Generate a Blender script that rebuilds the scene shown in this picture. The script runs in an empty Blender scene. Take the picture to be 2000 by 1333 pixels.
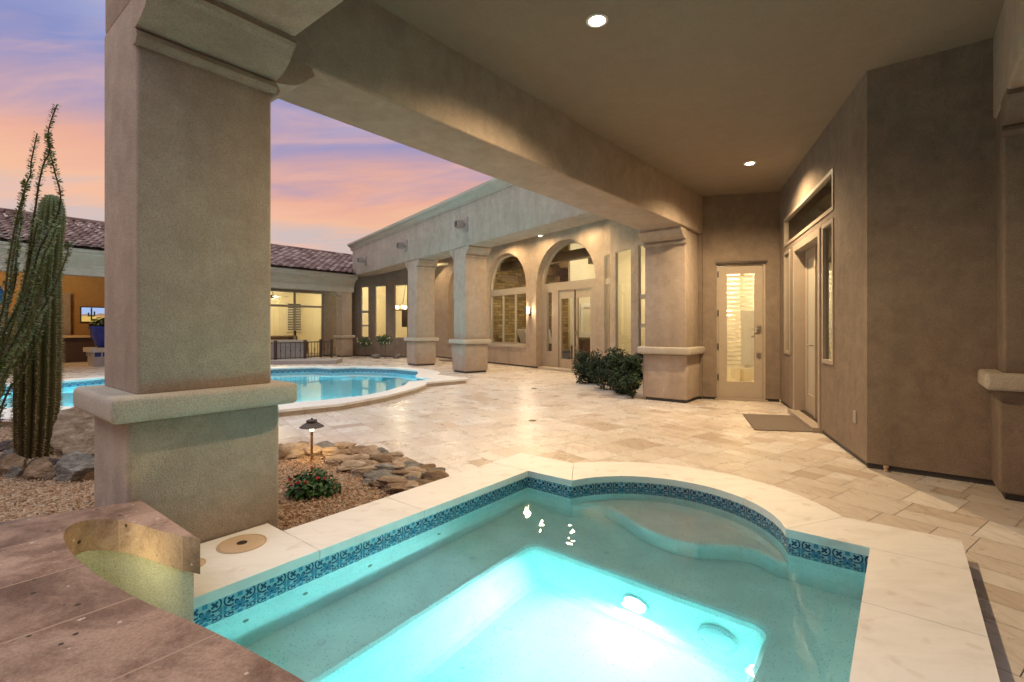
import bpy, bmesh, math, random
from mathutils import Vector, Matrix, noise
from mathutils.geometry import tessellate_polygon
R = math.radians
rnd = random.Random(7)
S = bpy.context.scene
C = S.collection
# ------------------------------------------------------------------ survey of the place
# x right, y ahead, z up, eye at (0, 0, 1.3).  A = long axis of the spa porch, V = across it
FPX, YH, EYE = 963.0, 640.0, 1.3
AX = Vector((.62251, .78261)); VX = Vector((.78261, -.62251))
def P(u, v):
    return AX * u + VX * v
def at(x, y, z=0.0):
    d = FPX * (EYE - z) / (y - YH)
    return Vector(((x - 1000) / FPX * d, d))
def atd(x, y, d):
    return Vector(((x - 1000) / FPX * d, d, EYE - (y - YH) * d / FPX))
DC = Vector((-.578, .816)); NC = Vector((.816, .578))          # colonnade wing: along, inward
CO = Vector((-1.33, 13.91))
def Q(t, n):                                                   # t along the colonnade (away), n inward
    return CO + DC * t + NC * n
# ------------------------------------------------------------------ objects
BASE = {}
def link(o, parent=None):
    C.objects.link(o)
    if parent is not None:
        o.parent = parent
    return o
def thing(name, label, cat, loc=(0, 0, 0), group=None, kind=None):
    o = bpy.data.objects.new(name, None); link(o)
    o.empty_display_size = .1
    o.location = loc if len(loc) == 3 else (loc[0], loc[1], 0)
    o['label'] = label; o['category'] = cat
    if group: o['group'] = group
    if kind: o['kind'] = kind
    BASE[o.name] = Vector(o.location)
    return o
def tag(o, label, cat, group=None, kind=None):
    o['label'] = label; o['category'] = cat
    if group: o['group'] = group
    if kind: o['kind'] = kind
    return o
def kind(o, k):
    o['kind'] = k
    return o
def obj(name, verts, faces, mat, parent=None, smooth=False, bevel=0, segs=2, uvs=None, origin=None, attr=None):
    me = bpy.data.meshes.new(name)
    off = Vector((0, 0, 0))
    if parent is not None:
        off = BASE.get(parent.name, Vector((0, 0, 0)))
    elif origin is not None:
        off = Vector(origin)
    me.from_pydata([(v[0] - off.x, v[1] - off.y, v[2] - off.z) for v in verts], [], faces)
    if uvs is not None:
        l = me.uv_layers.new(name='UVMap')
        i = 0
        for f in uvs:
            for c in f:
                l.data[i].uv = c; i += 1
    if attr is not None:
        a = me.attributes.new('tone', 'FLOAT', 'FACE')
        a.data.foreach_set('value', attr)
    if bevel or True:
        bm = bmesh.new(); bm.from_mesh(me)
        if uvs is None and attr is None:
            bmesh.ops.recalc_face_normals(bm, faces=bm.faces)
        if bevel:
            bmesh.ops.remove_doubles(bm, verts=bm.verts, dist=.0004)
            bm.normal_update()
            es = [e for e in bm.edges if len(e.link_faces) == 2 and e.calc_face_angle(0) > .6]
            bmesh.ops.bevel(bm, geom=es, offset=bevel, segments=segs, profile=.5, affect='EDGES', clamp_overlap=True)
            if smooth is None:
                for f in bm.faces: f.smooth = True
        bm.to_mesh(me); bm.free()
    if smooth:
        for p in me.polygons: p.use_smooth = True
    o = bpy.data.objects.new(name, me)
    if mat is not None: me.materials.append(mat)
    link(o, parent)
    if parent is None:
        o.location = off
    BASE[o.name] = off
    return o
class MB:
    def __init__(s): s.v = []; s.f = []; s.uv = []
    def add(s, v, f):
        n = len(s.v); s.v += [tuple(x) for x in v]; s.f += [tuple(i + n for i in q) for q in f]
        return s
    def quad(s, a, b, c, d):
        return s.add([a, b, c, d], [(0, 1, 2, 3)])
    def prism(s, poly, z0, z1):
        n = len(poly)
        v = [(p[0], p[1], z0) for p in poly] + [(p[0], p[1], z1) for p in poly]
        f = [tuple(range(n - 1, -1, -1)), tuple(range(n, 2 * n))]
        f += [(i, (i + 1) % n, n + (i + 1) % n, n + i) for i in range(n)]
        return s.add(v, f)
    def box(s, o, du, dv, z0, z1):                              # o corner xy, du dv xy vectors
        o = Vector((o[0], o[1])); du = Vector(du); dv = Vector(dv)
        return s.prism([o, o + du, o + du + dv, o + dv], z0, z1)
    def cbox(s, c, sx, sy, sz):
        x, y, z = c
        return s.prism([(x - sx/2, y - sy/2), (x + sx/2, y - sy/2), (x + sx/2, y + sy/2), (x - sx/2, y + sy/2)], z - sz/2, z + sz/2)
    def lathe(s, c, prof, n=20, axis=None):
        c = Vector(c); v = []; f = []
        if axis is None: X, Y, Z = Vector((1, 0, 0)), Vector((0, 1, 0)), Vector((0, 0, 1))
        else:
            Z = Vector(axis).normalized(); X = Z.orthogonal().normalized(); Y = Z.cross(X)
        m = len(prof)
        for i in range(n):
            a = 2 * math.pi * i / n
            for r, z in prof:
                v.append(c + X * (r * math.cos(a)) + Y * (r * math.sin(a)) + Z * z)
        for i in range(n):
            for j in range(m - 1):
                f.append((i*m + j, ((i+1) % n)*m + j, ((i+1) % n)*m + j + 1, i*m + j + 1))
        if prof[0][0] > 1e-6: f.append(tuple(i*m for i in range(n-1, -1, -1)))
        if prof[-1][0] > 1e-6: f.append(tuple(i*m + m - 1 for i in range(n)))
        return s.add(v, f)
    def tube(s, pts, r, n=8):
        pts = [Vector(p) for p in pts]; v = []; f = []
        m = len(pts)
        rr = r if isinstance(r, (list, tuple)) else [r] * m
        for i, p in enumerate(pts):
            d = (pts[min(i+1, m-1)] - pts[max(i-1, 0)]).normalized()
            X = d.cross(Vector((.31, .17, .93))).normalized(); Y = d.cross(X)
            for k in range(n):
                a = 2 * math.pi * k / n
                v.append(p + (X * math.cos(a) + Y * math.sin(a)) * rr[i])
        for i in range(m - 1):
            for k in range(n):
                f.append((i*n + k, i*n + (k+1) % n, (i+1)*n + (k+1) % n, (i+1)*n + k))
        f.append(tuple(range(n-1, -1, -1))); f.append(tuple((m-1)*n + k for k in range(n)))
        return s.add(v, f)
    def profile(s, a, b, out, prof):                            # closed profile [(d, z)] swept from a to b
        a = Vector((a[0], a[1])); b = Vector((b[0], b[1])); out = Vector((out[0], out[1])); n = len(prof)
        v = [(*(a + out * d), z) for d, z in prof] + [(*(b + out * d), z) for d, z in prof]
        f = [tuple(range(n)), tuple(range(2*n - 1, n - 1, -1))]
        f += [(i, n + i, n + (i+1) % n, (i+1) % n) for i in range(n)]
        return s.add(v, f)
    def holed(s, mp, outer, holes, d0, d1):                     # slab with openings; mp(a, b, d) -> xyz
        loops = [outer] + list(holes)
        tri = tessellate_polygon([[Vector((p[0], p[1], 0)) for p in l] for l in loops])
        flat = [p for l in loops for p in l]; n = len(flat)
        v = [mp(p[0], p[1], d0) for p in flat] + [mp(p[0], p[1], d1) for p in flat]
        f = [tuple(t) for t in tri] + [tuple(n + i for i in reversed(t)) for t in tri]
        k = 0
        for l in loops:
            m = len(l)
            for i in range(m):
                a, b = k + i, k + (i + 1) % m
                f.append((a, b, n + b, n + a))
            k += m
        return s.add(v, f)
    def build(s, name, mat, parent=None, **k):
        return obj(name, s.v, s.f, mat, parent, **k)
def wallmap(a, b, inward):                                      # vertical wall frame: along a->b, depth inward
    a = Vector((a[0], a[1])); d = (Vector((b[0], b[1])) - a); L = d.length; d = d / L
    n = Vector((inward[0], inward[1])).normalized()
    n = (n - d * n.dot(d)).normalized()
    def mp(t, z, e):
        q = a + d * t + n * e
        return (q.x, q.y, z)
    mp.L = L; mp.d = d; mp.n = n; mp.a = a
    return mp
def flatmap(z0=0):
    return lambda a, b, d: (a, b, d)
def rect(x0, x1, z0, z1): return [(x0, z0), (x1, z0), (x1, z1), (x0, z1)]
def arch(x0, x1, z0, zs, n=20):                                 # round-headed opening
    r = (x1 - x0) / 2; c = (x0 + x1) / 2
    return [(x0, z0), (x1, z0)] + [(c + r * math.cos(math.pi * i / n), zs + r * math.sin(math.pi * i / n)) for i in range(n + 1)]
# ------------------------------------------------------------------ materials
class NT:
    def __init__(s, name):
        s.m = bpy.data.materials.new(name); s.m.use_nodes = True; s.t = s.m.node_tree
        s.t.nodes.clear(); s.out = s.n('ShaderNodeOutputMaterial')
    def n(s, ty, **k):
        x = s.t.nodes.new(ty)
        for a, b in k.items(): setattr(x, a, b)
        return x
    def l(s, a, b): s.t.links.new(a, b)
    def set(s, node, **k):
        for a, b in k.items(): node.inputs[a.replace('_', ' ')].default_value = b
        return node
    def coord(s, which='Object'): return s.n('ShaderNodeTexCoord').outputs[which]
    def noise(s, scale, detail=4, rough=.55, vec=None, dist=0):
        x = s.n('ShaderNodeTexNoise'); x.inputs['Scale'].default_value = scale; x.inputs['Detail'].default_value = detail
        x.inputs['Roughness'].default_value = rough; x.inputs['Distortion'].default_value = dist
        if vec is not None: s.l(vec, x.inputs['Vector'])
        return x.outputs['Fac']
    def ramp(s, fac, stops, interp='LINEAR'):
        x = s.n('ShaderNodeValToRGB'); x.color_ramp.interpolation = interp
        e = x.color_ramp.elements
        while len(e) < len(stops): e.new(.5)
        for q, (p, c) in zip(e, stops):
            q.position = p; q.color = (*c, 1) if len(c) == 3 else c
        s.l(fac, x.inputs['Fac']); return x.outputs['Color']
    def mix(s, fac, a, b, mode='MIX'):
        x = s.n('ShaderNodeMix', data_type='RGBA', blend_type=mode)
        for k, q in ((0, fac), (6, a), (7, b)):
            if hasattr(q, 'links') or hasattr(q, 'is_linked'): s.l(q, x.inputs[k])
            elif k == 0: x.inputs[k].default_value = q
            else: x.inputs[k].default_value = (*q, 1) if len(q) == 3 else q
        return x.outputs[2]
    def math(s, op, a, b=None, c=None, clamp=False):
        x = s.n('ShaderNodeMath', operation=op); x.use_clamp = clamp
        for i, q in enumerate((a, b, c)):
            if q is None: continue
            if isinstance(q, (int, float)): x.inputs[i].default_value = q
            else: s.l(q, x.inputs[i])
        return x.outputs[0]
    def bump(s, h, strength=.3, dist=.01):
        x = s.n('ShaderNodeBump'); x.inputs['Strength'].default_value = strength; x.inputs['Distance'].default_value = dist
        s.l(h, x.inputs['Height']); return x.outputs['Normal']
    def bsdf(s, col=None, rough=.6, normal=None, spec=.5, metal=0, **k):
        b = s.n('ShaderNodeBsdfPrincipled')
        if col is not None:
            if isinstance(col, tuple): b.inputs['Base Color'].default_value = (*col, 1)
            else: s.l(col, b.inputs['Base Color'])
        if isinstance(rough, (int, float)): b.inputs['Roughness'].default_value = rough
        else: s.l(rough, b.inputs['Roughness'])
        b.inputs['Specular IOR Level'].default_value = spec; b.inputs['Metallic'].default_value = metal
        for a, q in k.items(): b.inputs[a.replace('_', ' ')].default_value = q
        if normal is not None: s.l(normal, b.inputs['Normal'])
        s.l(b.outputs[0], s.out.inputs['Surface']); return b
def plain(name, col, rough=.6, metal=0, var=.12, scale=8, spec=.4, bump=0, bscale=60):
    t = NT(name); c = t.coord()
    f = t.noise(scale, 5, .6, c)
    lo = tuple(x * (1 - var) for x in col); hi = tuple(min(1, x * (1 + var)) for x in col)
    nm = t.bump(t.noise(bscale, 4, .6, c), bump, .01) if bump else None
    t.bsdf(t.ramp(f, [(.3, lo), (.7, hi)]), rough, nm, spec, metal)
    return t.m
def emit(name, col, strength):
    t = NT(name); e = t.n('ShaderNodeEmission'); e.inputs['Color'].default_value = (*col, 1); e.inputs['Strength'].default_value = strength
    t.l(e.outputs[0], t.out.inputs['Surface']); return t.m
def stucco(name, col, mott=.16, grain=.2):
    t = NT(name); c = t.coord()
    big = t.noise(1.1, 7, .66, c, .9); mid = t.noise(6, 6, .65, c, .6); fine = t.noise(125, 4, .75, c)
    a = t.ramp(big, [(.30, tuple(x*(1-mott*1.25) for x in col)), (.5, col), (.70, tuple(min(1, x*(1+mott)) for x in col))])
    a = t.mix(.55, a, t.ramp(mid, [(.34, tuple(x*(1-mott*1.2) for x in col)), (.66, tuple(x*(1+mott*.9) for x in col))]))
    mp = t.n('ShaderNodeMapping'); mp.inputs['Scale'].default_value = (3.2, 3.2, .45); t.l(c, mp.inputs[0])
    a = t.mix(min(1, mott*2.4), a, t.ramp(t.noise(1.0, 6, .7, mp.outputs[0], .4), [(.38, (.80, .79, .78)), (.55, (1, 1, 1))]), 'MULTIPLY')
    g = t.ramp(fine, [(.30, (1-grain*1.9,)*3), (.52, (1, 1, 1)), (.76, (1+grain*.9,)*3)])
    a = t.mix(1.0, a, g, 'MULTIPLY')
    h = t.math('ADD', t.math('MULTIPLY', fine, .8), t.math('MULTIPLY', t.noise(13, 5, .65, c), 1.2))
    t.bsdf(a, .92, t.bump(h, .65, .009), .2)
    return t.m
M = {}
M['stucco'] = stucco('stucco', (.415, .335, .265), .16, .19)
M['stucco_wall'] = stucco('stucco_wall', (.235, .183, .14), .2, .2)  # same paint as the other stucco, with porch shade put into the colour
M['stucco_grey'] = stucco('stucco_facade', (.405, .34, .275), .2, .26)
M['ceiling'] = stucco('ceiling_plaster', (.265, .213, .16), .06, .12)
M['cap'] = stucco('plaster_cap', (.46, .41, .335), .09, .22)
M['screed'] = plain('screed_metal', (.05, .048, .047), .6)
M['trim'] = plain('painted_trim', (.34, .28, .22), .45, var=.05)
M['frame_metal'] = plain('window_metal', (.35, .31, .255), .4, var=.05)
M['door_paint'] = plain('door_paint', (.38, .315, .24), .4, var=.05)
M['nickel'] = plain('nickel', (.45, .43, .40), .3, 1)
M['bronze'] = plain('bronze', (.09, .07, .06), .45, .8)
M['brass'] = plain('brass', (.40, .26, .12), .4, .9)
M['iron'] = plain('fence_iron', (.07, .045, .035), .5, .3)
M['cream'] = plain('interior_paint', (.74, .67, .50), .7, var=.04, scale=2)
M['white'] = plain('white_paint', (.78, .75, .68), .5, var=.04)
M['orange'] = stucco('ochre_wall', (.37, .22, .085), .12)
M['leather'] = plain('brown_leather', (.10, .055, .035), .45, var=.3, scale=20)
M['wood_dark'] = plain('dark_wood', (.06, .035, .022), .5, var=.4, scale=12)
M['rubber'] = plain('mat_fibre', (.16, .125, .095), .95, var=.25, scale=120, bump=.6, bscale=300)
M['blue_glaze'] = plain('blue_glaze', (.012, .03, .22), .12, var=.2)
M['lid'] = plain('lid_plastic', (.50, .36, .23), .55, var=.05)
M['grey_block'] = stucco('island_stucco', (.36, .33, .30), .1)
M['black'] = plain('black_plastic', (.012, .012, .013), .4)
M['white_plastic'] = plain('white_plastic', (.7, .72, .72), .35, var=.03)
M['plate'] = plain('fixture_plate', (.30, .26, .235), .5, var=.05)
def glass(name, tint, refl=1.0):
    t = NT(name); tr = t.n('ShaderNodeBsdfTransparent'); tr.inputs[0].default_value = (*tint, 1)
    g = t.n('ShaderNodeBsdfGlossy'); g.inputs['Roughness'].default_value = .02; g.inputs['Color'].default_value = (.9, .92, .9, 1)
    lw_ = t.n('ShaderNodeLayerWeight'); lw_.inputs['Blend'].default_value = .5
    fr = t.math('ADD', .04, t.math('MULTIPLY', t.math('POWER', lw_.outputs['Facing'], 5), .9))
    mx = t.n('ShaderNodeMixShader'); t.l(t.math('MULTIPLY', fr, refl, clamp=True), mx.inputs[0])
    t.l(tr.outputs[0], mx.inputs[1]); t.l(g.outputs[0], mx.inputs[2]); t.l(mx.outputs[0], t.out.inputs['Surface'])
    return t.m
M['glass'] = glass('window_glass', (.94, .94, .91), 1.7)
M['glass_dark'] = glass('tinted_glass', (.42, .45, .34), 2.2)
def m_etched():
    t = NT('etched_glass'); c = t.coord()
    b = t.bsdf((.42, .40, .33), .35, t.bump(t.noise(40, 3, .6, c, 1.5), .5, .01), .6)
    return t.m
M['etched'] = m_etched()
def m_limestone(name, lo, hi, rough=.45):
    t = NT(name); c = t.coord()
    mp = t.n('ShaderNodeMapping'); mp.inputs['Rotation'].default_value = (0, 0, R(40)); mp.inputs['Scale'].default_value = (1, 3, 1); t.l(c, mp.inputs[0])
    a = t.ramp(t.noise(3.2, 8, .65, mp.outputs[0], .8), [(.3, lo), (.52, hi), (.8, tuple(x*1.04 for x in hi))])
    spots = t.ramp(t.noise(9, 3, .4, c), [(.62, (1, 1, 1)), (.70, (.84, .80, .75))])
    a = t.mix(.7, a, spots, 'MULTIPLY')
    pits = t.ramp(t.noise(75, 3, .6, mp.outputs[0]), [(.66, (1, 1, 1)), (.74, (.78, .74, .70))])
    a = t.mix(.8, a, pits, 'MULTIPLY')
    t.bsdf(a, rough, t.bump(t.noise(60, 5, .6, c), .12, .004), .4); return t.m
M['coping'] = m_limestone('limestone_coping', (.67, .64, .595), (.75, .725, .68))
M['riser'] = m_limestone('travertine_riser', (.36, .29, .22), (.50, .41, .32))
def m_paver():
    t = NT('travertine_pavers'); c = t.coord()
    at_ = t.n('ShaderNodeAttribute'); at_.attribute_name = 'tone'; f = at_.outputs['Fac']
    base = t.ramp(f, [(0, (.44, .35, .27)), (.10, (.51, .42, .34)), (.22, (.57, .49, .41)), (.5, (.61, .54, .465)), (.8, (.65, .59, .52)), (1, (.69, .645, .585))])
    mp = t.n('ShaderNodeMapping'); mp.inputs['Rotation'].default_value = (0, 0, R(36)); mp.inputs['Scale'].default_value = (5, 1, 1); t.l(c, mp.inputs[0])
    off = t.n('ShaderNodeVectorMath', operation='ADD'); t.l(mp.outputs[0], off.inputs[0])
    cv = t.n('ShaderNodeCombineXYZ'); t.l(t.math('MULTIPLY', f, 37), cv.inputs[2]); t.l(cv.outputs[0], off.inputs[1])
    vein = t.noise(4.5, 8, .65, off.outputs[0], .9)
    a = t.mix(.8, base, t.ramp(vein, [(.28, (.74, .66, .58)), (.5, (1, 1, 1)), (.75, (1.1, 1.08, 1.05))]), 'MULTIPLY')
    pits = t.noise(38, 4, .65, off.outputs[0])
    a = t.mix(.8, a, t.ramp(pits, [(.64, (1, 1, 1)), (.72, (.7, .62, .55))]), 'MULTIPLY')
    rg = t.ramp(t.noise(3, 5, .6, c), [(.3, (.22,)*3), (.7, (.40,)*3)])
    h = t.math('ADD', t.math('MULTIPLY', t.noise(7, 3, .5, off.outputs[0]), 1.0), t.math('MULTIPLY', pits, -.25))
    t.bsdf(a, rg, t.bump(h, .16, .01), .5); return t.m
M['paver'] = m_paver()
M['grout'] = plain('paver_grout', (.36, .28, .20), .9, var=.2, scale=30)
def m_cantera():
    t = NT('cantera_stone'); c = t.coord()
    mp = t.n('ShaderNodeMapping'); mp.inputs['Rotation'].default_value = (0, 0, R(38.5)); t.l(c, mp.inputs[0])   # x along the course
    col = t.ramp(t.noise(2.0, 7, .65, c, .5), [(.3, (.24, .155, .12)), (.5, (.37, .255, .205)), (.72, (.43, .315, .255))])
    dk = t.ramp(t.noise(3.1, 9, .75, c, .3), [(.42, (.42, .36, .34)), (.56, (1, 1, 1))])
    col = t.mix(.8, col, dk, 'MULTIPLY')
    gr = t.ramp(t.noise(110, 4, .7, c), [(.3, (.72, .7, .68)), (.6, (1.05, 1.05, 1.05))])
    col = t.mix(1, col, gr, 'MULTIPLY')
    sep = t.n('ShaderNodeSeparateXYZ'); t.l(mp.outputs[0], sep.inputs[0])
    vor = t.n('ShaderNodeTexVoronoi'); vor.inputs['Scale'].default_value = 24; t.l(c, vor.inputs['Vector'])
    d = vor.outputs['Distance']; rv = t.n('ShaderNodeSeparateColor'); t.l(vor.outputs['Color'], rv.inputs[0])
    pale = t.math('MULTIPLY', t.math('LESS_THAN', d, .16), t.math('GREATER_THAN', rv.outputs[0], .86))
    dark = t.math('MULTIPLY', t.math('LESS_THAN', d, .2), t.math('LESS_THAN', rv.outputs[0], .06))
    col = t.mix(pale, col, (.50, .42, .36)); col = t.mix(dark, col, (.05, .035, .03))
    fr = t.math('FRACT', t.math('DIVIDE', t.math('ADD', sep.outputs[0], 8.176), .42))
    line = t.math('LESS_THAN', t.math('ABSOLUTE', t.math('SUBTRACT', fr, .5)), .008)
    wn = t.n('ShaderNodeTexWhiteNoise', noise_dimensions='1D'); t.l(t.math('FLOOR', t.math('ADD', t.math('DIVIDE', t.math('ADD', sep.outputs[0], 8.176), .42), .5)), wn.inputs['W'])
    col = t.mix(1, col, t.ramp(wn.outputs['Value'], [(0, (.84, .82, .8)), (.5, (1, .98, .96)), (1, (1.08, 1.07, 1.05))]), 'MULTIPLY')
    col = t.mix(line, col, (.36, .25, .19))
    h = t.math('SUBTRACT', t.noise(45, 6, .7, c), t.math('MULTIPLY', line, .8))
    t.bsdf(col, .75, t.bump(h, .35, .008), .3); return t.m
M['cantera'] = m_cantera()
M['raised_plaster'] = stucco('raised_wall_plaster', (.42, .42, .36), .1)
def m_tile():                                                   # patterned waterline tile, UV in tile lengths (x) and depth (y)
    t = NT('patterned_tile'); uv = t.n('ShaderNodeUVMap'); sep = t.n('ShaderNodeSeparateXYZ'); t.l(uv.outputs[0], sep.inputs[0])
    x = t.math('SUBTRACT', t.math('FRACT', sep.outputs[0]), .5); y = sep.outputs[1]
    y = t.math('SUBTRACT', .5, t.math('ABSOLUTE', t.math('SUBTRACT', y, .5)))      # mirrored about the middle of the tile
    ax = t.math('ABSOLUTE', x)
    def rad(dx, dy): return t.math('SQRT', t.math('ADD', t.math('MULTIPLY', dx, dx), t.math('MULTIPLY', dy, dy)))
    fy = t.math('SUBTRACT', y, .5); r = rad(x, fy)
    th = t.math('ARCTAN2', fy, x)
    pet = t.math('MULTIPLY', t.math('POWER', t.math('ABSOLUTE', t.math('COSINE', t.math('MULTIPLY', th, 3))), .45), .27)
    petal = t.math('LESS_THAN', r, pet)
    petin = t.math('LESS_THAN', r, t.math('SUBTRACT', pet, .055))
    core = t.math('LESS_THAN', r, .05)
    dx = t.math('SUBTRACT', ax, .27); dy = t.math('SUBTRACT', y, .2); rx = rad(dx, dy)
    s1 = t.math('ABSOLUTE', t.math('ADD', dx, dy)); s2 = t.math('ABSOLUTE', t.math('SUBTRACT', dx, dy))
    cross = t.math('MULTIPLY', t.math('LESS_THAN', t.math('MINIMUM', s1, s2), .05), t.math('LESS_THAN', rx, .12))
    ring = t.math('LESS_THAN', t.math('ABSOLUTE', t.math('SUBTRACT', rx, .185)), .026)
    ring = t.math('MULTIPLY', ring, t.math('GREATER_THAN', dx, -.09))
    bar = t.math('MULTIPLY', t.math('LESS_THAN', ax, .075), t.math('LESS_THAN', y, .2))
    dia = t.math('LESS_THAN', t.math('ADD', t.math('SUBTRACT', .5, ax), t.math('ABSOLUTE', t.math('SUBTRACT', y, .42))), .14)
    light = (.34, .47, .52); mid = (.055, .20, .31); navy = (.010, .038, .09)
    cl = t.mix(t.math('MAXIMUM', bar, dia), light, mid)
    cl = t.mix(petal, cl, navy); cl = t.mix(petin, cl, mid); cl = t.mix(core, cl, navy)
    cl = t.mix(t.math('MAXIMUM', cross, ring), cl, navy)
    gx = t.math('GREATER_THAN', ax, .488); cl = t.mix(gx, cl, (.35, .42, .44))
    t.bsdf(cl, .18, None, .5); return t.m
M['tile'] = m_tile()
def m_pebble(name, col, amt):
    t = NT(name); c = t.coord()
    v = t.n('ShaderNodeTexVoronoi'); v.inputs['Scale'].default_value = 130; t.l(c, v.inputs['Vector'])
    rv = t.n('ShaderNodeSeparateColor'); t.l(v.outputs['Color'], rv.inputs[0])
    sp = t.math('MULTIPLY', t.math('LESS_THAN', rv.outputs[0], amt), t.math('LESS_THAN', v.outputs['Distance'], .42))
    sw = t.math('MULTIPLY', t.math('GREATER_THAN', rv.outputs[1], .93), t.math('LESS_THAN', v.outputs['Distance'], .4))
    a = t.ramp(t.noise(5, 6, .6, c), [(.3, tuple(x*.9 for x in col)), (.7, tuple(x*1.08 for x in col))])
    a = t.mix(t.math('MULTIPLY', sp, .5), a, (.10, .24, .23)); a = t.mix(t.math('MULTIPLY', sw, .5), a, (.9, .92, .9))
    t.bsdf(a, .7, t.bump(t.noise(120, 3, .6, c), .3, .004), .3); return t.m
M['basin'] = m_pebble('pebble_plaster', (.80, .84, .80), .10)
M['pool_basin'] = m_pebble('pool_plaster', (.60, .75, .78), .08)
def m_water(name, absorb, dens, bump, scale):
    t = NT(name); c = t.coord()
    b = t.n('ShaderNodeBsdfPrincipled'); b.inputs['Base Color'].default_value = (1, 1, 1, 1); b.inputs['Roughness'].default_value = 0
    b.inputs['IOR'].default_value = 1.33; b.inputs['Transmission Weight'].default_value = 1
    t.l(t.bump(t.noise(scale, 3, .5, c), bump, .05), b.inputs['Normal']); t.l(b.outputs[0], t.out.inputs['Surface'])
    a = t.n('ShaderNodeVolumeAbsorption'); a.inputs['Color'].default_value = (*absorb, 1); a.inputs['Density'].default_value = dens
    t.l(a.outputs[0], t.out.inputs['Volume']); return t.m
M['water'] = m_water('spa_water', (.0, .92, .965), .58, .035, 7)
M['pool_water'] = m_water('pool_water', (.0, .88, .95), .32, .03, 2.5)
def m_gravel():
    t = NT('gravel_stones'); c = t.coord()
    oi = t.n('ShaderNodeNewGeometry'); rv = oi.outputs['Random Per Island']
    a = t.ramp(rv, [(0, (.13, .075, .045)), (.2, (.27, .15, .085)), (.45, (.36, .225, .135)), (.7, (.42, .30, .20)), (.9, (.33, .27, .22)), (1, (.54, .45, .35))])
    t.bsdf(a, .8, None, .3); return t.m
M['gravel'] = m_gravel()
def m_bed():
    t = NT('gravel_bed'); c = t.coord(); v = t.n('ShaderNodeTexVoronoi'); v.inputs['Scale'].default_value = 55; t.l(c, v.inputs['Vector'])
    rv = t.n('ShaderNodeSeparateColor'); t.l(v.outputs['Color'], rv.inputs[0])
    a = t.ramp(rv.outputs[0], [(0, (.13, .075, .045)), (.3, (.27, .16, .09)), (.6, (.36, .235, .145)), (.85, (.40, .30, .21)), (1, (.5, .41, .32))])
    t.bsdf(a, .9, t.bump(t.math('SUBTRACT', 1, v.outputs['Distance']), .9, .012), .2); return t.m
M['dirt'] = m_bed()
def m_rock(name, a0, a1, a2):
    t = NT(name); c = t.coord()
    mp = t.n('ShaderNodeMapping'); mp.inputs['Scale'].default_value = (1, 1, 3); mp.inputs['Rotation'].default_value = (.4, .5, 0); t.l(c, mp.inputs[0])
    a = t.ramp(t.noise(6, 8, .7, mp.outputs[0], .5), [(.3, a0), (.5, a1), (.72, a2)])
    a = t.mix(.7, a, t.ramp(t.noise(60, 5, .7, c), [(.3, (.7,)*3), (.65, (1.12,)*3)]), 'MULTIPLY')
    t.bsdf(a, .85, t.bump(t.noise(22, 8, .7, mp.outputs[0]), .7, .02), .25); return t.m
M['rock_tan'] = m_rock('tan_rock', (.17, .11, .07), (.34, .25, .17), (.50, .42, .33))
M['rock_brown'] = m_rock('brown_rock', (.10, .065, .042), (.215, .145, .09), (.36, .27, .185))
M['rock_grey'] = m_rock('grey_rock', (.06, .057, .052), (.18, .165, .145), (.34, .32, .28))
M['rock_violet'] = m_rock('dark_rock', (.04, .03, .03), (.10, .075, .07), (.2, .16, .15))
M['boulder'] = m_rock('boulder_rock', (.16, .115, .08), (.36, .29, .22), (.54, .48, .40))
def leaf(name, lo, hi):
    t = NT(name); oi = t.n('ShaderNodeNewGeometry')
    a = t.ramp(oi.outputs['Random Per Island'], [(0, lo), (1, hi)])
    b = t.bsdf(a, .5, None, .4); return t.m
M['hedge'] = leaf('hedge_leaves', (.008, .021, .006), (.026, .056, .014))
M['shrub'] = leaf('shrub_leaves', (.02, .07, .018), (.05, .13, .03))
M['rose'] = leaf('rose_leaves', (.03, .06, .02), (.10, .14, .05))
M['petal'] = plain('red_petals', (.45, .03, .04), .5)
M['petal_white'] = plain('white_petals', (.75, .70, .62), .5)
M['stemg'] = plain('twig', (.10, .07, .045), .8)
M['oco_leaf'] = leaf('ocotillo_leaves', (.07, .12, .03), (.22, .26, .07))
M['oco_stem'] = plain('ocotillo_bark', (.10, .085, .045), .8)
def m_cactus():
    t = NT('cactus_skin'); c = t.coord(); sep = t.n('ShaderNodeSeparateXYZ'); t.l(c, sep.inputs[0])
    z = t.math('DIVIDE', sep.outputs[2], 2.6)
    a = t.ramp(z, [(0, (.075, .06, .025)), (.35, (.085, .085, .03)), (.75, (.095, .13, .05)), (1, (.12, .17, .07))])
    a = t.mix(.6, a, t.ramp(t.noise(30, 4, .6, c), [(.3, (.7,)*3), (.7, (1.2,)*3)]), 'MULTIPLY')
    t.bsdf(a, .6, t.bump(t.noise(50, 4, .6, c), .4, .01), .3); return t.m
M['cactus'] = m_cactus()
M['spine'] = plain('cactus_spines', (.42, .34, .18), .7)
def m_rooftile():
    t = NT('clay_roof_tile'); oi = t.n('ShaderNodeNewGeometry'); c = t.coord()
    a = t.ramp(oi.outputs['Random Per Island'], [(0, (.14, .085, .075)), (.4, (.21, .135, .12)), (.75, (.27, .19, .17)), (1, (.36, .28, .25))])
    a = t.mix(.5, a, t.ramp(t.noise(12, 5, .6, c), [(.3, (.75,)*3), (.7, (1.1,)*3)]), 'MULTIPLY')
    t.bsdf(a, .85, None, .3); return t.m
M['rooftile'] = m_rooftile()
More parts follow.
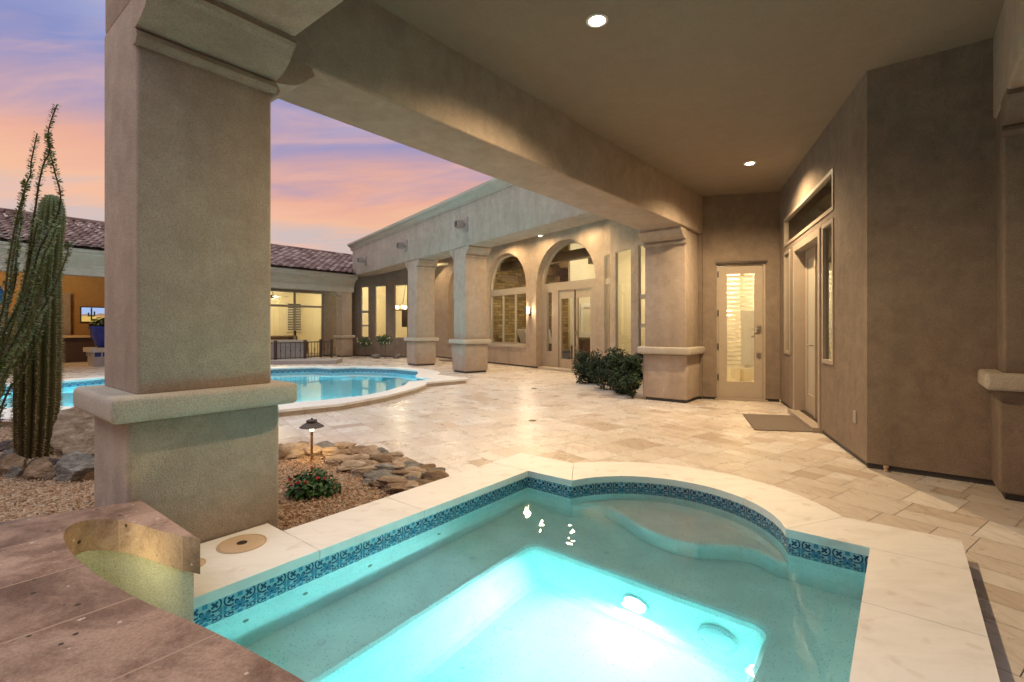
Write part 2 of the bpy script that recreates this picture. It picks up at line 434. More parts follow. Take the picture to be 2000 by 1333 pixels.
def m_stonewall():
    t = NT('ledge_stone'); c = t.coord('Generated'); uv = t.n('ShaderNodeUVMap')
    b = t.n('ShaderNodeTexBrick'); b.inputs['Scale'].default_value = 1; b.inputs['Brick Width'].default_value = .34; b.inputs['Row Height'].default_value = .11
    b.inputs['Mortar Size'].default_value = .006; b.inputs['Color1'].default_value = (.22, .15, .075, 1); b.inputs['Color2'].default_value = (.48, .37, .21, 1)
    b.inputs['Mortar'].default_value = (.10, .07, .04, 1); t.l(uv.outputs[0], b.inputs['Vector'])
    a = t.mix(.7, b.outputs['Color'], t.ramp(t.noise(7, 6, .7, uv.outputs[0]), [(.3, (.6,)*3), (.7, (1.2,)*3)]), 'MULTIPLY')
    t.bsdf(a, .9, t.bump(t.math('SUBTRACT', t.noise(15, 4, .6, uv.outputs[0]), b.outputs['Fac']), .6, .03), .2); return t.m
M['stonewall'] = m_stonewall()
def m_slat():
    t = NT('shutter_slat'); d = t.n('ShaderNodeBsdfDiffuse'); d.inputs[0].default_value = (.8, .77, .7, 1); tr = t.n('ShaderNodeBsdfTranslucent'); tr.inputs[0].default_value = (.8, .75, .62, 1)
    mx = t.n('ShaderNodeMixShader'); mx.inputs[0].default_value = .35; t.l(d.outputs[0], mx.inputs[1]); t.l(tr.outputs[0], mx.inputs[2]); t.l(mx.outputs[0], t.out.inputs['Surface']); return t.m
M['slat'] = m_slat()
M['wicker'] = plain('dark_slats', (.05, .032, .026), .6, var=.3, scale=40)
M['counter'] = plain('counter_stone', (.50, .38, .22), .4)
M['cobalt'] = plain('cobalt_tile', (.02, .03, .16), .2, var=.4, scale=6)
WARM = (1, .73, .43)
M['bulb'] = emit('lamp_lens', (1, .86, .62), 60)
M['bulb_soft'] = emit('lamp_glow', (1, .80, .52), 7)
M['spa_lens'] = emit('spa_lens', (.85, 1, 1), 30)
# ------------------------------------------------------------------ lamps
def lamp(name, ty, loc, energy, col, parent=None, size=.05, aim=None, cone=None, blend=.6):
    d = bpy.data.lights.new(name, ty); d.energy = energy; d.color = col
    if ty in ('POINT', 'SPOT'): d.shadow_soft_size = size
    if ty == 'AREA': d.shape = 'DISK'; d.size = size
    if ty == 'SPOT': d.spot_size = R(cone or 140); d.spot_blend = blend
    o = bpy.data.objects.new(name, d); link(o, parent)
    b = BASE.get(parent.name, Vector((0, 0, 0))) if parent else Vector((0, 0, 0))
    o.location = Vector(loc) - b
    if aim is not None: o.rotation_euler = Vector(aim).to_track_quat('-Z', 'Y').to_euler()
    return o
# ------------------------------------------------------------------ SPA -----------------------------------------------
ZC, ZW = .11, -.01                                              # coping top, water level
UL, VL, VR = 3.29, -2.445, -.145                                # inner lines of the basin
AC, AR = -1.285, .737                                           # bay centre and half chord
bow = .52; rad = (AR**2 + bow**2) / (2*bow); cu = UL + bow - rad; ha = math.asin(AR / rad)
def bay(r, n=18, h=ha): return [(cu + r*math.cos(a), AC + r*math.sin(a)) for a in [-h + 2*h*i/n for i in range(n+1)]]
inner = [(.35, VL), (UL, VL)] + bay(rad) + [(UL, VR), (.35, VR)]
hot = thing('hot_tub', 'sunken in-ground spa with bowed far end, white coping and lit turquoise water', 'hot tub', (*P(2, -1.3), 0))
m = MB()
def slab(ps, z0=.06, z1=ZC): m.prism([P(*p) for p in ps], z0, z1)
g = .002
for a, b in ((2.16, 3.285), (1.425, 2.156)):                    # left run
    slab([(a, VL), (b, VL), (b, VL-.4), (a, VL-.4)])
slab([(.78, VL), (1.421, VL), (1.421, VL-.585), (.78, VL-.585)])
UO = UL + .43; c1 = -.345
c0 = AC - math.sqrt((rad+.42)**2 - (UO-cu)**2) - .002
slab([(3.289, VL), (UL, AC-AR-.002), (UO, c0), (UO, VL-.4), (3.289, VL-.4)])
hi = bay(rad, 18); ro = rad + .42; ho = math.asin(max(-1, min(1, (c1 - AC + .0) / ro)))
ho = math.acos((UO - cu) / ro); ou = bay(ro, 18, ho)
cuts = [0, 4, 9, 13, 18]
for a, b in zip(cuts[:-1], cuts[1:]):
    i_ = [(u, v + (g if k == 0 else 0)) for k, (u, v) in enumerate(hi[a:b+1])]
    slab(i_ + ou[a:b+1][::-1])
slab([(UL, hi[-1][1]+g), (UL, VR), (UL-.0, VR+.398), (UO, VR+.398), (UO, ou[-1][1]+g)])
us = [UL-.003, 2.62, 1.93, 1.2, .5]
for a, b in zip(us[:-1], us[1:]): slab([(a, VR), (a, VR+.398), (b+.003, VR+.398), (b+.003, VR)])
m.build('coping', M['coping'], hot, bevel=.004, segs=2)
m = MB()                                                        # riser below the coping
ro2 = ro - .03
ou2 = bay(ro2, 18, math.acos((UO - .03 - cu) / ro2))
out = [(.9, VL-.37), (UO-.03, VL-.37)] + ou2 + [(UO-.03, VR+.37), (.5, VR+.37)]
inn = [(.9, VL-.02), (UL+.02, VL-.02)] + bay(rad+.02) + [(UL+.02, VR+.02), (.5, VR+.02)]
n = len(out)
for i in range(n-1):
    q = [P(*inn[i]), P(*inn[i+1]), P(*out[i+1]), P(*out[i])]; m.prism(q, -.12, .058)
m.build('riser', M['riser'], hot)
def strip(poly, z0, z1, closed=False, inset=.012, tile=.15):
    v, f, uv = [], [], []; L = 0
    n = len(poly)
    for i in range(n - (0 if closed else 1)):
        a, b = Vector(poly[i]), Vector(poly[(i+1) % n]); d = (b-a).length
        k = len(v); v += [(*a, z0), (*b, z0), (*b, z1), (*a, z1)]; f.append((k, k+1, k+2, k+3))
        h = (z1 - z0) / tile
        uv.append([(L/tile, h), ((L+d)/tile, h), ((L+d)/tile, 0), (L/tile, 0)]); L += d
    return v, f, uv
ins = .015                                                      # tile set back under the coping nosing
tin = [(.35, VL-ins), (UL+ins, VL-ins)] + bay(rad+ins) + [(UL+ins, VR+ins), (.35, VR+ins)]
v, f, uv = strip([P(*p) for p in tin], -.09, .062)
obj('tile_band', v, f, M['tile'], hot, uvs=uv)
# basin: walls, bench, pit, shelf
m = MB(); pts = [P(*p) for p in tin]
for a, b in zip(pts[:-1], pts[1:]): m.quad((*a, -.50), (*b, -.50), (*b, -.09), (*a, -.09))
def prect(o): return [(.95-o, -2.0-o), (2.75+o, -2.0-o), (2.75+o, -.55+o), (.95-o, -.55+o)]
def rrect(o, r, n=4):                                           # rounded pit outline grown by o
    u0, v0, u1, v1 = .95-o, -2.0-o, 2.75+o, -.55+o; q = []
    for cu_, cv_, s in ((u1-r, v0+r, -90), (u1-r, v1-r, 0), (u0+r, v1-r, 90), (u0+r, v0+r, 180)):
        for i in range(n+1):
            a = R(s + 90*i/n); q.append((cu_ + r*math.cos(a), cv_ + r*math.sin(a)))
    return q
BZ = -.45
rings = [(.06, BZ, .1), (.035, BZ-.006, .09), (.014, BZ-.022, .08), (0, BZ-.06, .07), (0, -.88, .07), (-.015, -.925, .065), (-.05, -.948, .06), (-.09, -.95, .05)]
bench_outer = [(u, v) for u, v in tin]
tri = tessellate_polygon([[Vector((u, v, 0)) for u, v in bench_outer], [Vector((u, v, 0)) for u, v in rrect(.06, .1)]])
flat = bench_outer + rrect(.06, .1)
m.add([(*P(u, v), BZ) for u, v in flat], [tuple(t) for t in tri])
prev = None
for o, z, r in rings:
    ring = [(*P(u, v), z) for u, v in rrect(o, r)]
    if prev:
        k = len(ring)
        m.add(prev + ring, [(i, (i+1) % k, k + (i+1) % k, k + i) for i in range(k)])
    prev = ring
m.add(prev, [tuple(range(len(prev)))])
m.build('basin', M['basin'], hot, smooth=False)
m = MB()                                                        # bowed step in the bay
fr = [(3.44, -1.80), (3.40, -1.69), (3.33, -1.57), (3.25, -1.44), (3.21, -1.30), (3.195, -1.16), (3.23, -1.04), (3.31, -.90), (3.36, -.80), (3.36, -.72), (3.33, -.66), (3.29, -.60)]
m.prism([P(*p) for p in fr] + [P(*p) for p in bay(rad+.02)[::-1]], BZ-.01, -.22)
m.build('step', M['basin'], hot, bevel=.03, segs=3)
# lamp and suction cover on the pit wall
def disc(u, v, z, r, prof, mat, name, n=32):
    c = P(u, v); mm = MB(); mm.lathe((c.x, c.y, z), prof, n, axis=(-AX.x, -AX.y, 0)); return mm.build(name, mat, hot, smooth=False)
disc(2.752, -1.25, -.70, .075, [(.085, 0), (.085, .012), (.07, .018), (.066, .012), (.066, 0)], M['white_plastic'], 'light_rim')
disc(2.752, -1.25, -.70, .066, [(.066, .003), (.066, .014), (.03, .02), (0, .021)], M['spa_lens'], 'light_lens')
m = MB(); c = P(2.752, -.775)
m.lathe((c.x, c.y, -.70), [(.105, 0), (.105, .02), (.092, .024), (.09, .034), (.06, .045), (0, .048)], 40, axis=(-AX.x, -AX.y, 0))
for i in range(36):
    a = 2*math.pi*i/36
    q = Vector((c.x, c.y, -.70)) + Vector((-AX.x, -AX.y, 0))*.03 + (Vector((VX.x, VX.y, 0))*math.cos(a) + Vector((0, 0, 1))*math.sin(a))*.099
    m.cbox(q, .006, .006, .012)
m.build('drain_cover', M['white_plastic'], hot)
lp = P(2.70, -1.25)
lamp('spa_lamp', 'AREA', (lp.x, lp.y, -.70), 52, (.92, 1, 1), hot, size=.12, aim=(-AX.x, -AX.y, -.45)).data.spread = R(180)
for u, v, z, nv in ((1.05, VL-ins, -.2, VX), (1.35, VL-ins, -.2, VX), (1.75, VL-ins, -.22, VX), (2.3, VL-ins, -.22, VX)):
    c = P(u, v); mm = MB(); mm.lathe((c.x, c.y, z), [(.014, 0), (.014, .004), (.009, .005), (.008, .001), (0, .001)], 14, axis=(nv.x, nv.y, 0)); mm.build('jet', M['frame_metal'], hot)
for u, v, z in ((2.95, -1.55, BZ), (2.35, -2.2, BZ), (1.3, -2.22, BZ), (3.5, -1.2, -.22)):
    c = P(u, v); mm = MB(); mm.lathe((c.x, c.y, z), [(.022, 0), (.022, .004), (.012, .007), (0, .007)], 16); mm.build('bubbler', M['white_plastic'], hot)
for u, v, r in ((1.198, -2.85, .115), (.93, -2.80, .06)):
    c = P(u, v); mm = MB(); mm.lathe((c.x, c.y, ZC), [(r+.008, -.001), (r+.008, .004), (r+.002, .004), (r, .0015), (r-.004, .005), (.02, .006), (0, .006)], 40)
    o = mm.build('skimmer_lid', M['lid'], hot)
    mm = MB(); mm.lathe((c.x, c.y, ZC+.006), [(.026, 0), (.026, .002), (0, .002)], 16); mm.build('lid_vent', M['bronze'], o)
m = MB(); m.prism([P(*p) for p in [(.33, VL-.03), (UL+.03, VL-.03)] + bay(rad+.03) + [(UL+.03, VR+.03), (.33, VR+.03)]], -1.1, ZW)
kind(m.build('spa_water', M['water'], None), 'structure')
# raised stone wall at the near end with its curved slot
rw = thing('raised_wall', 'low reddish brown stone-capped wall with a curved notch beside the spa', 'wall', (*P(.4, -2.4), 0))
ks = .936
notch = [(.85, -2.44), (.79, -2.62), (.735, -2.87), (.68, -3.03), (.60, -3.14), (.52, -3.10), (.47, -2.95), (.465, -2.58), (.525, -2.08), (.615, -1.72), (.69, -1.22), (.73, -.75), (.75, -.3), (.75, .25)]
notch = [(u*ks, v*ks) for u, v in notch]
# smooth the notch outline
def smooth(pts, it=2):
    for _ in range(it):
        q = [pts[0]]
        for a, b in zip(pts[:-1], pts[1:]):
            q += [(a[0]*.75+b[0]*.25, a[1]*.75+b[1]*.25), (a[0]*.25+b[0]*.75, a[1]*.25+b[1]*.75)]
        pts = q + [pts[-1]]
    return pts
notch = smooth(notch)
backs = [(-.45, .25), (-.45, -3.25), (.303, -3.20), (.55, -3.12), (.79, -3.04)]
cap = notch + backs
m = MB(); m.prism([P(*p) for p in cap], .275, .42)
m.build('stone_cap', M['cantera'], rw, bevel=.012, segs=3)
k_ = min(range(len(notch)), key=lambda i: notch[i][1])
body = [(.772, -2.40), (.765, -2.40)] + [(u + .018, v) for u, v in notch[3:k_]] + [(u - .03, v) for u, v in notch[k_:]]
q_ = P(.50, -2.55); lamp('niche_lamp', 'POINT', (q_.x, q_.y, .30), 2.6, (1, .90, .38), rw, size=.03)
m = MB(); m.prism([P(*p) for p in body + [(-.4, .2), (-.4, -3.2), (.30, -3.15), (.74, -3.0)]], -.6, .278)
m.build('wall_body', M['raised_plaster'], rw)
# ------------------------------------------------------------------ POOL ----------------------------------------------
pin = [(-12.5, 7.2), (-7.6, 7.30), (-6.84, 7.44), (-5.2, 7.45), (-3.9, 7.62), (-3.2, 8.02), (-2.60, 8.62), (-2.36, 9.3), (-2.22, 10.2), (-2.28, 10.85), (-1.97, 11.18), (-1.85, 11.46),
       (-2.28, 11.81), (-2.39, 12.19), (-2.45, 12.9), (-2.65, 13.71), (-3.43, 14.40), (-4.73, 14.85), (-5.33, 14.51), (-5.97, 14.88), (-6.60, 14.6), (-7.3, 14.25), (-8.6, 13.1), (-9.70, 11.69), (-10.0, 10.9), (-10.6, 9.9), (-12.5, 9.6)]
pout = [(-12.5, 6.5), (-7.6, 6.45), (-5.8, 6.45), (-4.7, 6.78), (-3.36, 7.16), (-2.68, 7.72), (-2.21, 8.62), (-1.90, 9.71), (-1.81, 10.42), (-1.86, 10.74), (-1.05, 11.45), (-1.02, 11.6),
        (-1.9, 12.45), (-1.86, 12.9), (-2.05, 13.5), (-2.35, 14.1), (-3.3, 14.85), (-4.80, 15.35), (-5.35, 15.1), (-6.0, 15.45), (-6.80, 15.1), (-7.6, 14.65), (-8.95, 13.45), (-10.1, 12.0), (-10.45, 11.1), (-11.0, 10.4), (-12.5, 10.1)]
pool = thing('swimming_pool', 'large free-form pool with raised white coping and blue patterned waterline', 'swimming pool', (-5, 11, 0))
m = MB(); n = len(pin)
for i in range(n - 1):
    a, b, c_, d = Vector(pin[i]), Vector(pin[i+1]), Vector(pout[i+1]), Vector(pout[i])
    e = .0015; t_ = (b-a).normalized()*e; s_ = (c_-d).normalized()*e
    m.prism([a+t_, b-t_, c_-s_, d+s_], .065, ZC)
m.build('coping', M['coping'], pool, bevel=.006, segs=2)
m = MB()
def shrink(a, b, k=.94): return (a[0] + (b[0]-a[0])*k, a[1] + (b[1]-a[1])*k)
for i in range(n - 1):
    m.prism([shrink(pout[i], pin[i], .9), shrink(pout[i+1], pin[i+1], .9), shrink(pin[i+1], pout[i+1], .93), shrink(pin[i], pout[i], .93)], -.12, .063)
m.build('riser', M['riser'], pool)
pt = [shrink(a, b, .05) for a, b in zip(pin, pout)]
v, f, uv = strip(pt, -.14, .066, tile=.15)
obj('tile_band', v, f, M['tile'], pool, uvs=uv)
m = MB()
for a, b in zip(pt[:-1], pt[1:]): m.quad((*a, -1.25), (*b, -1.25), (*b, -.14), (*a, -.14))
tri = tessellate_polygon([[Vector((*p, 0)) for p in pt]])
m.add([(*p, -1.25) for p in pt], [tuple(t) for t in tri])
m.prism([pt[i] for i in range(16, 24)] + [(-8.6, 11.9), (-6.9, 13.4), (-5.4, 13.9), (-3.6, 13.7)], -1.25, -.45)
m.build('basin', M['pool_basin'], pool)
m = MB(); q = at(611, 722, 0); m.cbox((q.x, q.y-.02, 0.0), .36, .05, .13); m.build('skimmer_mouth', M['cobalt'], pool)
m = MB(); m.cbox((q.x, q.y-.06, -.0), .26, .03, .05); m.build('skimmer_weir', M['white_plastic'], pool)
m = MB(); m.prism([shrink(a, b, .08) for a, b in zip(pin, pout)], -1.3, -.03)
kind(m.build('pool_water', M['pool_water'], None), 'structure')
for x, y, z, e in ((-4.2, 8.1, -.7, 520), (-8.0, 7.9, -.7, 520)):
    lamp('pool_lamp', 'POINT', (x, y, z), e, (.72, .96, 1), pool, size=.12)
# ------------------------------------------------------------------ GROUND --------------------------------------------
spa_out = [P(*p) for p in out]; spa_cut = [P(*p) for p in [(.2, VL-.2), (UL+.2, VL-.2)] + bay(rad+.2) + [(UL+.2, VR+.2), (.2, VR+.2)]]
pool_cut = [shrink(a, b, .5) for a, b in zip(pin, pout)]
gravel_poly = [P(.6, VL-.2), P(3.15, VL-.2), at(868, 938), at(800, 908), at(700, 892), at(600, 880), at(549, 869), (-3.6, 6.0), (-4.6, 6.72), (-5.8, 6.52), (-7.6, 6.52), (-12.5, 6.55), (-16, 6.6), (-16, -1.5), (-2.6, -1.5), (-2.6, 1.6)]
gravel_poly = [Vector((p[0], p[1])) for p in gravel_poly]
def inside(p, poly):
    x, y = p[0], p[1]; r = False; j = len(poly) - 1
    for i in range(len(poly)):
        xi, yi = poly[i][0], poly[i][1]; xj, yj = poly[j][0], poly[j][1]
        if (yi > y) != (yj > y) and x < (xj - xi) * (y - yi) / (yj - yi) + xi: r = not r
        j = i
    return r
m = MB()
big = [(-60, -30), (60, -30), (60, 90), (-60, 90)]
tri = tessellate_polygon([[Vector((*p, 0)) for p in big], [Vector((*p, 0)) for p in spa_cut], [Vector((*p, 0)) for p in pool_cut]])
fl = big + [tuple(p) for p in spa_cut] + pool_cut
m.add([(p[0], p[1], -.014) for p in fl], [tuple(t) for t in tri])
kind(m.build('ground', M['grout'], None), 'structure')
V_, F_, T_ = [], [], []
def paver(a0, a1, n0, n1, tone):
    corners = [Q(a0, n0), Q(a1, n0), Q(a1, n1), Q(a0, n1)]; mid = Q((a0+a1)/2, (n0+n1)/2)
    def bad(p): return inside(p, spa_cut) or inside(p, pool_cut) or inside(p, gravel_poly)
    tests = corners + [mid]; b = [bad(p) for p in tests]
    if all(b): return
    def put(p0, p1, q0, q1):
        k = len(V_); V_.extend([(*Q(p0, q0), 0), (*Q(p0, q1), 0), (*Q(p1, q1), 0), (*Q(p1, q0), 0)]); F_.append((k, k+1, k+2, k+3)); T_.append(tone)
    if not any(b): put(a0, a1, n0, n1); return
    k1 = max(2, int((a1-a0)/.05)); k2 = max(2, int((n1-n0)/.05))
    for i in range(k1):
        for j in range(k2):
            p0 = a0 + (a1-a0)*i/k1; p1 = a0 + (a1-a0)*(i+1)/k1; q0 = n0 + (n1-n0)*j/k2; q1 = n0 + (n1-n0)*(j+1)/k2
            if not bad(Q((p0+p1)/2, (q0+q1)/2)): put(p0, p1, q0, q1)
GP = .002
pr = random.Random(3)
def tone():
    x = pr.random()
    return .02 + .2*pr.random() if x < .1 else (.25 + .35*pr.random() if x < .5 else .5 + .5*pr.random())
nn = -14.0
while nn < 14:                                                  # courses of mixed widths, alternately whole and paired
    h = pr.choice([.203, .305, .406, .406])
    t = -13.5 - pr.random()*.6
    while t < 12.5:
        L = pr.choice([.203, .305, .406, .406]) if h > .25 else pr.choice([.305, .406, .203, .406])
        c = Q(t + L/2, nn + h/2)
        if c.y > -1 and abs(c.x) < c.y*1.25 + 2.5 and c.y < 26:
            if h > .4 and pr.random() < .4:
                paver(t+GP, t+L-GP, nn+GP, nn+.203-GP, tone()); paver(t+GP, t+L-GP, nn+.203+GP, nn+.406-GP, tone())
            else: paver(t+GP, t+L-GP, nn+GP, nn+h-GP, tone())
        t += L
    nn += h
kind(obj('patio', V_, F_, M['paver'], None, attr=T_), 'structure')
m = MB(); tri = tessellate_polygon([[Vector((*p, 0)) for p in gravel_poly], [Vector((*p, 0)) for p in [P(.62, VL-.21), P(.62, VL-.2)] + [P(.63, VL-.2)]]]) if False else tessellate_polygon([[Vector((*p, 0)) for p in gravel_poly]])
m.add([(p[0], p[1], -.004) for p in gravel_poly], [tuple(t) for t in tri])
kind(m.build('gravel_bed', M['dirt'], None), 'structure')
# loose stones
V_, F_ = [], []
gr = random.Random(11)
P1BOX = [P(.74, -3.66), P(1.48, -3.66), P(1.48, -3.05), P(.74, -3.05)]
raised = [P(*p) for p in cap]
cnt = 0
while cnt < 34000:
    if gr.random() < .45: x, y = gr.uniform(-3.3, -.5), gr.uniform(2.4, 6.0)
    else: x, y = gr.uniform(-6.8, -1.9), gr.uniform(2.4, 6.6)
    if abs(x) > y*1.08 + .15 or not inside((x, y), gravel_poly) or inside((x, y), P1BOX) or inside((x, y), raised) or inside((x, y), spa_out): continue
    r = gr.uniform(.006, .0125); z = gr.uniform(-.004, .012)
    a = gr.random()*6.28; ca, sa = math.cos(a), math.sin(a); ex = gr.uniform(.7, 1.3)
    tx, ty = gr.uniform(-.5, .5), gr.uniform(-.5, .5)
    k = len(V_)
    for dx, dy, dz in ((1, 0, 0), (.1, .9, .15), (-.9, .2, 0), (-.1, -.85, .1), (.15, .05, .75)):
        dx *= r*ex*gr.uniform(.75, 1.2); dy *= r*gr.uniform(.75, 1.2)
        V_.append((x + dx*ca - dy*sa, y + dx*sa + dy*ca, z + dz*r*1.1 + tx*dx + ty*dy))
    F_ += [(k, k+1, k+4), (k+1, k+2, k+4), (k+2, k+3, k+4), (k+3, k, k+4)]
    cnt += 1
tag(obj('gravel', V_, F_, M['gravel'], None), 'small tan and brown gravel spread over the planting bed', 'gravel', kind='stuff')
# ------------------------------------------------------------------ PILLARS -------------------------------------------
def corbel_profile(z0, z1, d):                                  # (d out, z): roll, cove, roll
    h = z1 - z0; p = [(-.02, z0), (.03, z0), (.045, z0+.03), (.035, z0+.06), (.015, z0+.075)]
    for a, k in ((.04, .12), (.08, .23), (.14, .36), (.22, .48), (.32, .59), (.43, .68), (.55, .76), (.67, .82), (.78, .87), (.88, .91)): p.append((.015 + (d-.015)*k, z0 + .075 + (h-.135)*a))
    p += [(d+.0, z1-.06), (d+.015, z1-.04), (d, z1-.012), (d, z1), (d, z1+.02), (-.02, z1+.02)]
    return p
def pillar(label, o, du, dv, body='stucco', over=.085, ztop=2.74, corb=(), block=None, shaft=None, capz=(.827, .957), zc=3.0, proj=.26, screed=True, caprect=None):
    o = Vector((o[0], o[1])); du = Vector(du); dv = Vector(dv); eu = du.normalized(); ev = dv.normalized(); Lu, Lv = du.length, dv.length
    t = thing('stucco_pillar', label, 'pillar', (*(o + du*.5 + dv*.5), 0), 'stucco pillars around the pool patio')
    sh = shaft or (.03, .03)
    z0 = .05 if screed else -.05
    m = MB(); m.box(o, du, dv, z0, capz[0]); m.build('plinth', M[body], t, bevel=.025, segs=3, smooth=None)
    if screed:
        m = MB(); m.box(o + eu*.04 + ev*.04, eu*(Lu-.08), ev*(Lv-.08), -.01, .052); m.build('base_strip', M['screed'], t)
    m = MB(); m.box(o - eu*over - ev*over, eu*(Lu+2*over), ev*(Lv+2*over), *capz); m.build('ledge_cap', M['cap'], t, bevel=.03, segs=4, smooth=None)
    m = MB(); m.box(o + eu*sh[0] + ev*sh[1], eu*(Lu-2*sh[0]), ev*(Lv-2*sh[1]), capz[1]-.01, zc + .02); m.build('shaft', M[body], t, bevel=.02, segs=3, smooth=None)
    for side in corb:                                           # '+u' means the corbel swells towards +u
        s, ax = side[0], side[1]; m = MB(); pf = corbel_profile(ztop, zc, proj)
        if ax == 'u':
            a = o + eu*(Lu-sh[0] if s == '+' else sh[0]) + ev*(sh[1]-.012); b = a + ev*(Lv-2*sh[1]+.024); m.profile(a, b, eu*(1 if s == '+' else -1), pf)
        else:
            a = o + ev*(Lv-sh[1] if s == '+' else sh[1]) + eu*(sh[0]-.012); b = a + eu*(Lu-2*sh[0]+.024); m.profile(a, b, ev*(1 if s == '+' else -1), pf)
        m.build('corbel', M[body], t)
    return t
ZB, ZCE = 3.0, 3.67
pillar('large square stucco pillar rising beside the near spa corner and cactus', P(.73, -3.70), AX*.775, VX*.655, over=.08, corb=('+u', '+v'), screed=False, shaft=(.045, .012), zc=ZB)
pillar('stucco pillar between the dark hedge and the shuttered side door', P(8.44, -3.70), AX*.70, VX*.80, over=.08, corb=('-u',), zc=ZB, shaft=(.03, .03))
pillar('stucco pillar cut by the picture edge beside the plain angled wall', P(5.20, .557), AX*.60, VX*.62, body='stucco_wall', over=.08, corb=('-u',), zc=ZB)  # darker stucco copy: shade on this pillar is in its colour
pillar('colonnade pillar nearest the raised pool step, in front of the arched window', Q(0, 0), DC*.755, NC*.77, over=.08, corb=('+u', '-u'), ztop=3.3, zc=3.6, proj=.22)
pillar('colonnade pillar in front of the lit dining windows', Q(3.31, 0), DC*.755, NC*.755, over=.08, corb=('+u', '-u'), ztop=3.3, zc=3.6, proj=.22)
c3 = Vector((-7.11, 22.04))
pillar('distant stucco pillar where the tiled wing meets the colonnade', c3 - AX*.55 - VX*.5, AX*.55, VX*.5, over=.08, corb=('-u',), ztop=2.6, zc=2.87, proj=.3)
# ------------------------------------------------------------------ SPA PORCH -----------------------------------------
porch = thing('porch_roof', 'covered porch over the spa with flat plaster ceiling on deep stucco beams', 'porch roof', (*P(4, -1.5), 3))
def b1in(u): return -3.03 + .025*(u - 2.13)
m = MB(); m.prism([P(1.43, -3.66), P(10.5, -3.66), P(10.5, b1in(10.5)), P(1.43, b1in(1.43))], ZB, 4.55)
m.build('beam', M['stucco'], porch, bevel=.02, segs=2, smooth=None)
m = MB(); m.prism([P(.775, -3.668), P(1.475, -3.668), P(1.475, 1.18), P(.775, 1.18)], ZB+.003, 4.553)
m.build('beam', M['stucco'], porch, bevel=.02, segs=2, smooth=None)
m = MB(); m.prism([P(1.47, .57), P(5.9, .57), P(5.9, 1.16), P(1.47, 1.16)], ZB+.001, 4.547)
m.build('beam', M['stucco'], porch, bevel=.03, segs=3, smooth=None)
m = MB(); m.prism([P(1.2, -3.4), P(10.4, -3.4), P(10.4, 1.0), P(1.2, 1.0)], ZCE, 4.3)
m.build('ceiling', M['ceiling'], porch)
def downlight(x, y, z, label, e, r=.085, col=WARM, cone=150, blend=.75):
    t = thing('downlight', label, 'ceiling light', (x, y, z), 'recessed ceiling lights')
    m = MB(); m.lathe((x, y, z), [(r, .0), (r, -.008), (r*.78, -.012), (r*.66, -.002), (r*.62, .0)], 28); m.build('trim_ring', M['white_plastic'], t)
    m = MB(); m.lathe((x, y, z), [(r*.64, -.004), (0, -.004)], 28); m.build('lens', M['bulb'], t)
    lamp('downlight_lamp', 'SPOT', (x, y, z-.02), e, col, t, size=.05, aim=(0, 0, -1), cone=cone, blend=blend)
    return t
downlight(.656, 3.80, ZCE, 'lit recessed ceiling light nearest the viewer, above the spa', 520)
downlight(3.43, 7.11, ZCE, 'lit recessed ceiling light by the double doors, farther along the porch', 680)
# ------------------------------------------------------------------ RIGHT WING ----------------------------------------
wing = thing('house_wing', 'taupe stucco house wing with shuttered side door and tall double doors', 'house', (4.2, 7, 0))
Kw, Kd = P(9.14, b1in(9.14)), Vector((4.66, 8.58)); Kn, Kb = Vector((3.28, 4.555)), P(5.61, .60)
def strip_base(a, b, inward, name='base_strip', z1=.052):
    mp = wallmap(a, b, inward); m = MB(); m.holed(mp, rect(0, mp.L, -.01, z1), [], .02, .06); m.build(name, M['screed'], wing)
# wall behind the pillar, in line with the beam
mp = wallmap(P(9.12, b1in(9.12)), Kw + AX*.35, -VX)
# door wall
mp = wallmap(Kw, Kd, (.3, .95)); L = mp.L
dA, dB, dH = .235, 1.035, 2.44
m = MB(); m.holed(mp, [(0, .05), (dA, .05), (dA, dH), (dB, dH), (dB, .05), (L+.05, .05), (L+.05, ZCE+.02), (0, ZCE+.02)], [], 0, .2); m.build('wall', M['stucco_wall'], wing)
strip_base(Kw, mp(dA, 0, 0), (.3, .95)); strip_base(mp(dB, 0, 0), Kd, (.3, .95))
m = MB(); m.holed(mp, [(dA, .0), (dA, dH), (dB, dH), (dB, 0), (dB-.035, 0), (dB-.035, dH-.035), (dA+.035, dH-.035), (dA+.035, 0)], [], .03, .16); fr_ = m.build('side_door', M['door_paint'], wing)
fr_['label'] = 'single cream door with a full-height shuttered glass panel'
lA, lB = dA+.04, dB-.04; gA, gB = lA+.135, lB-.135
m = MB(); m.holed(mp, rect(lA, lB, .03, dH-.04), [rect(gA, gB, .33, 2.26)], .05, .095); m.build('leaf', M['door_paint'], fr_)
m = MB(); m.holed(mp, rect(gA, gB, .33, 2.26), [], .07, .076); m.build('pane', M['glass'], fr_)
m = MB()
for k in range(21):
    z = .56 + k*.081
    m.add([mp(gA+.005, z, .10), mp(gB-.005, z, .10), mp(gB-.005, z+.058, .128), mp(gA+.005, z+.058, .128)], [(0, 1, 2, 3)])
m.build('shutter', M['slat'], fr_)
m = MB(); m.holed(mp, rect(gA+.24, gB+.0, .62, 1.60), [], .09, .098); m.build('paper_sheet', M['white'], fr_)
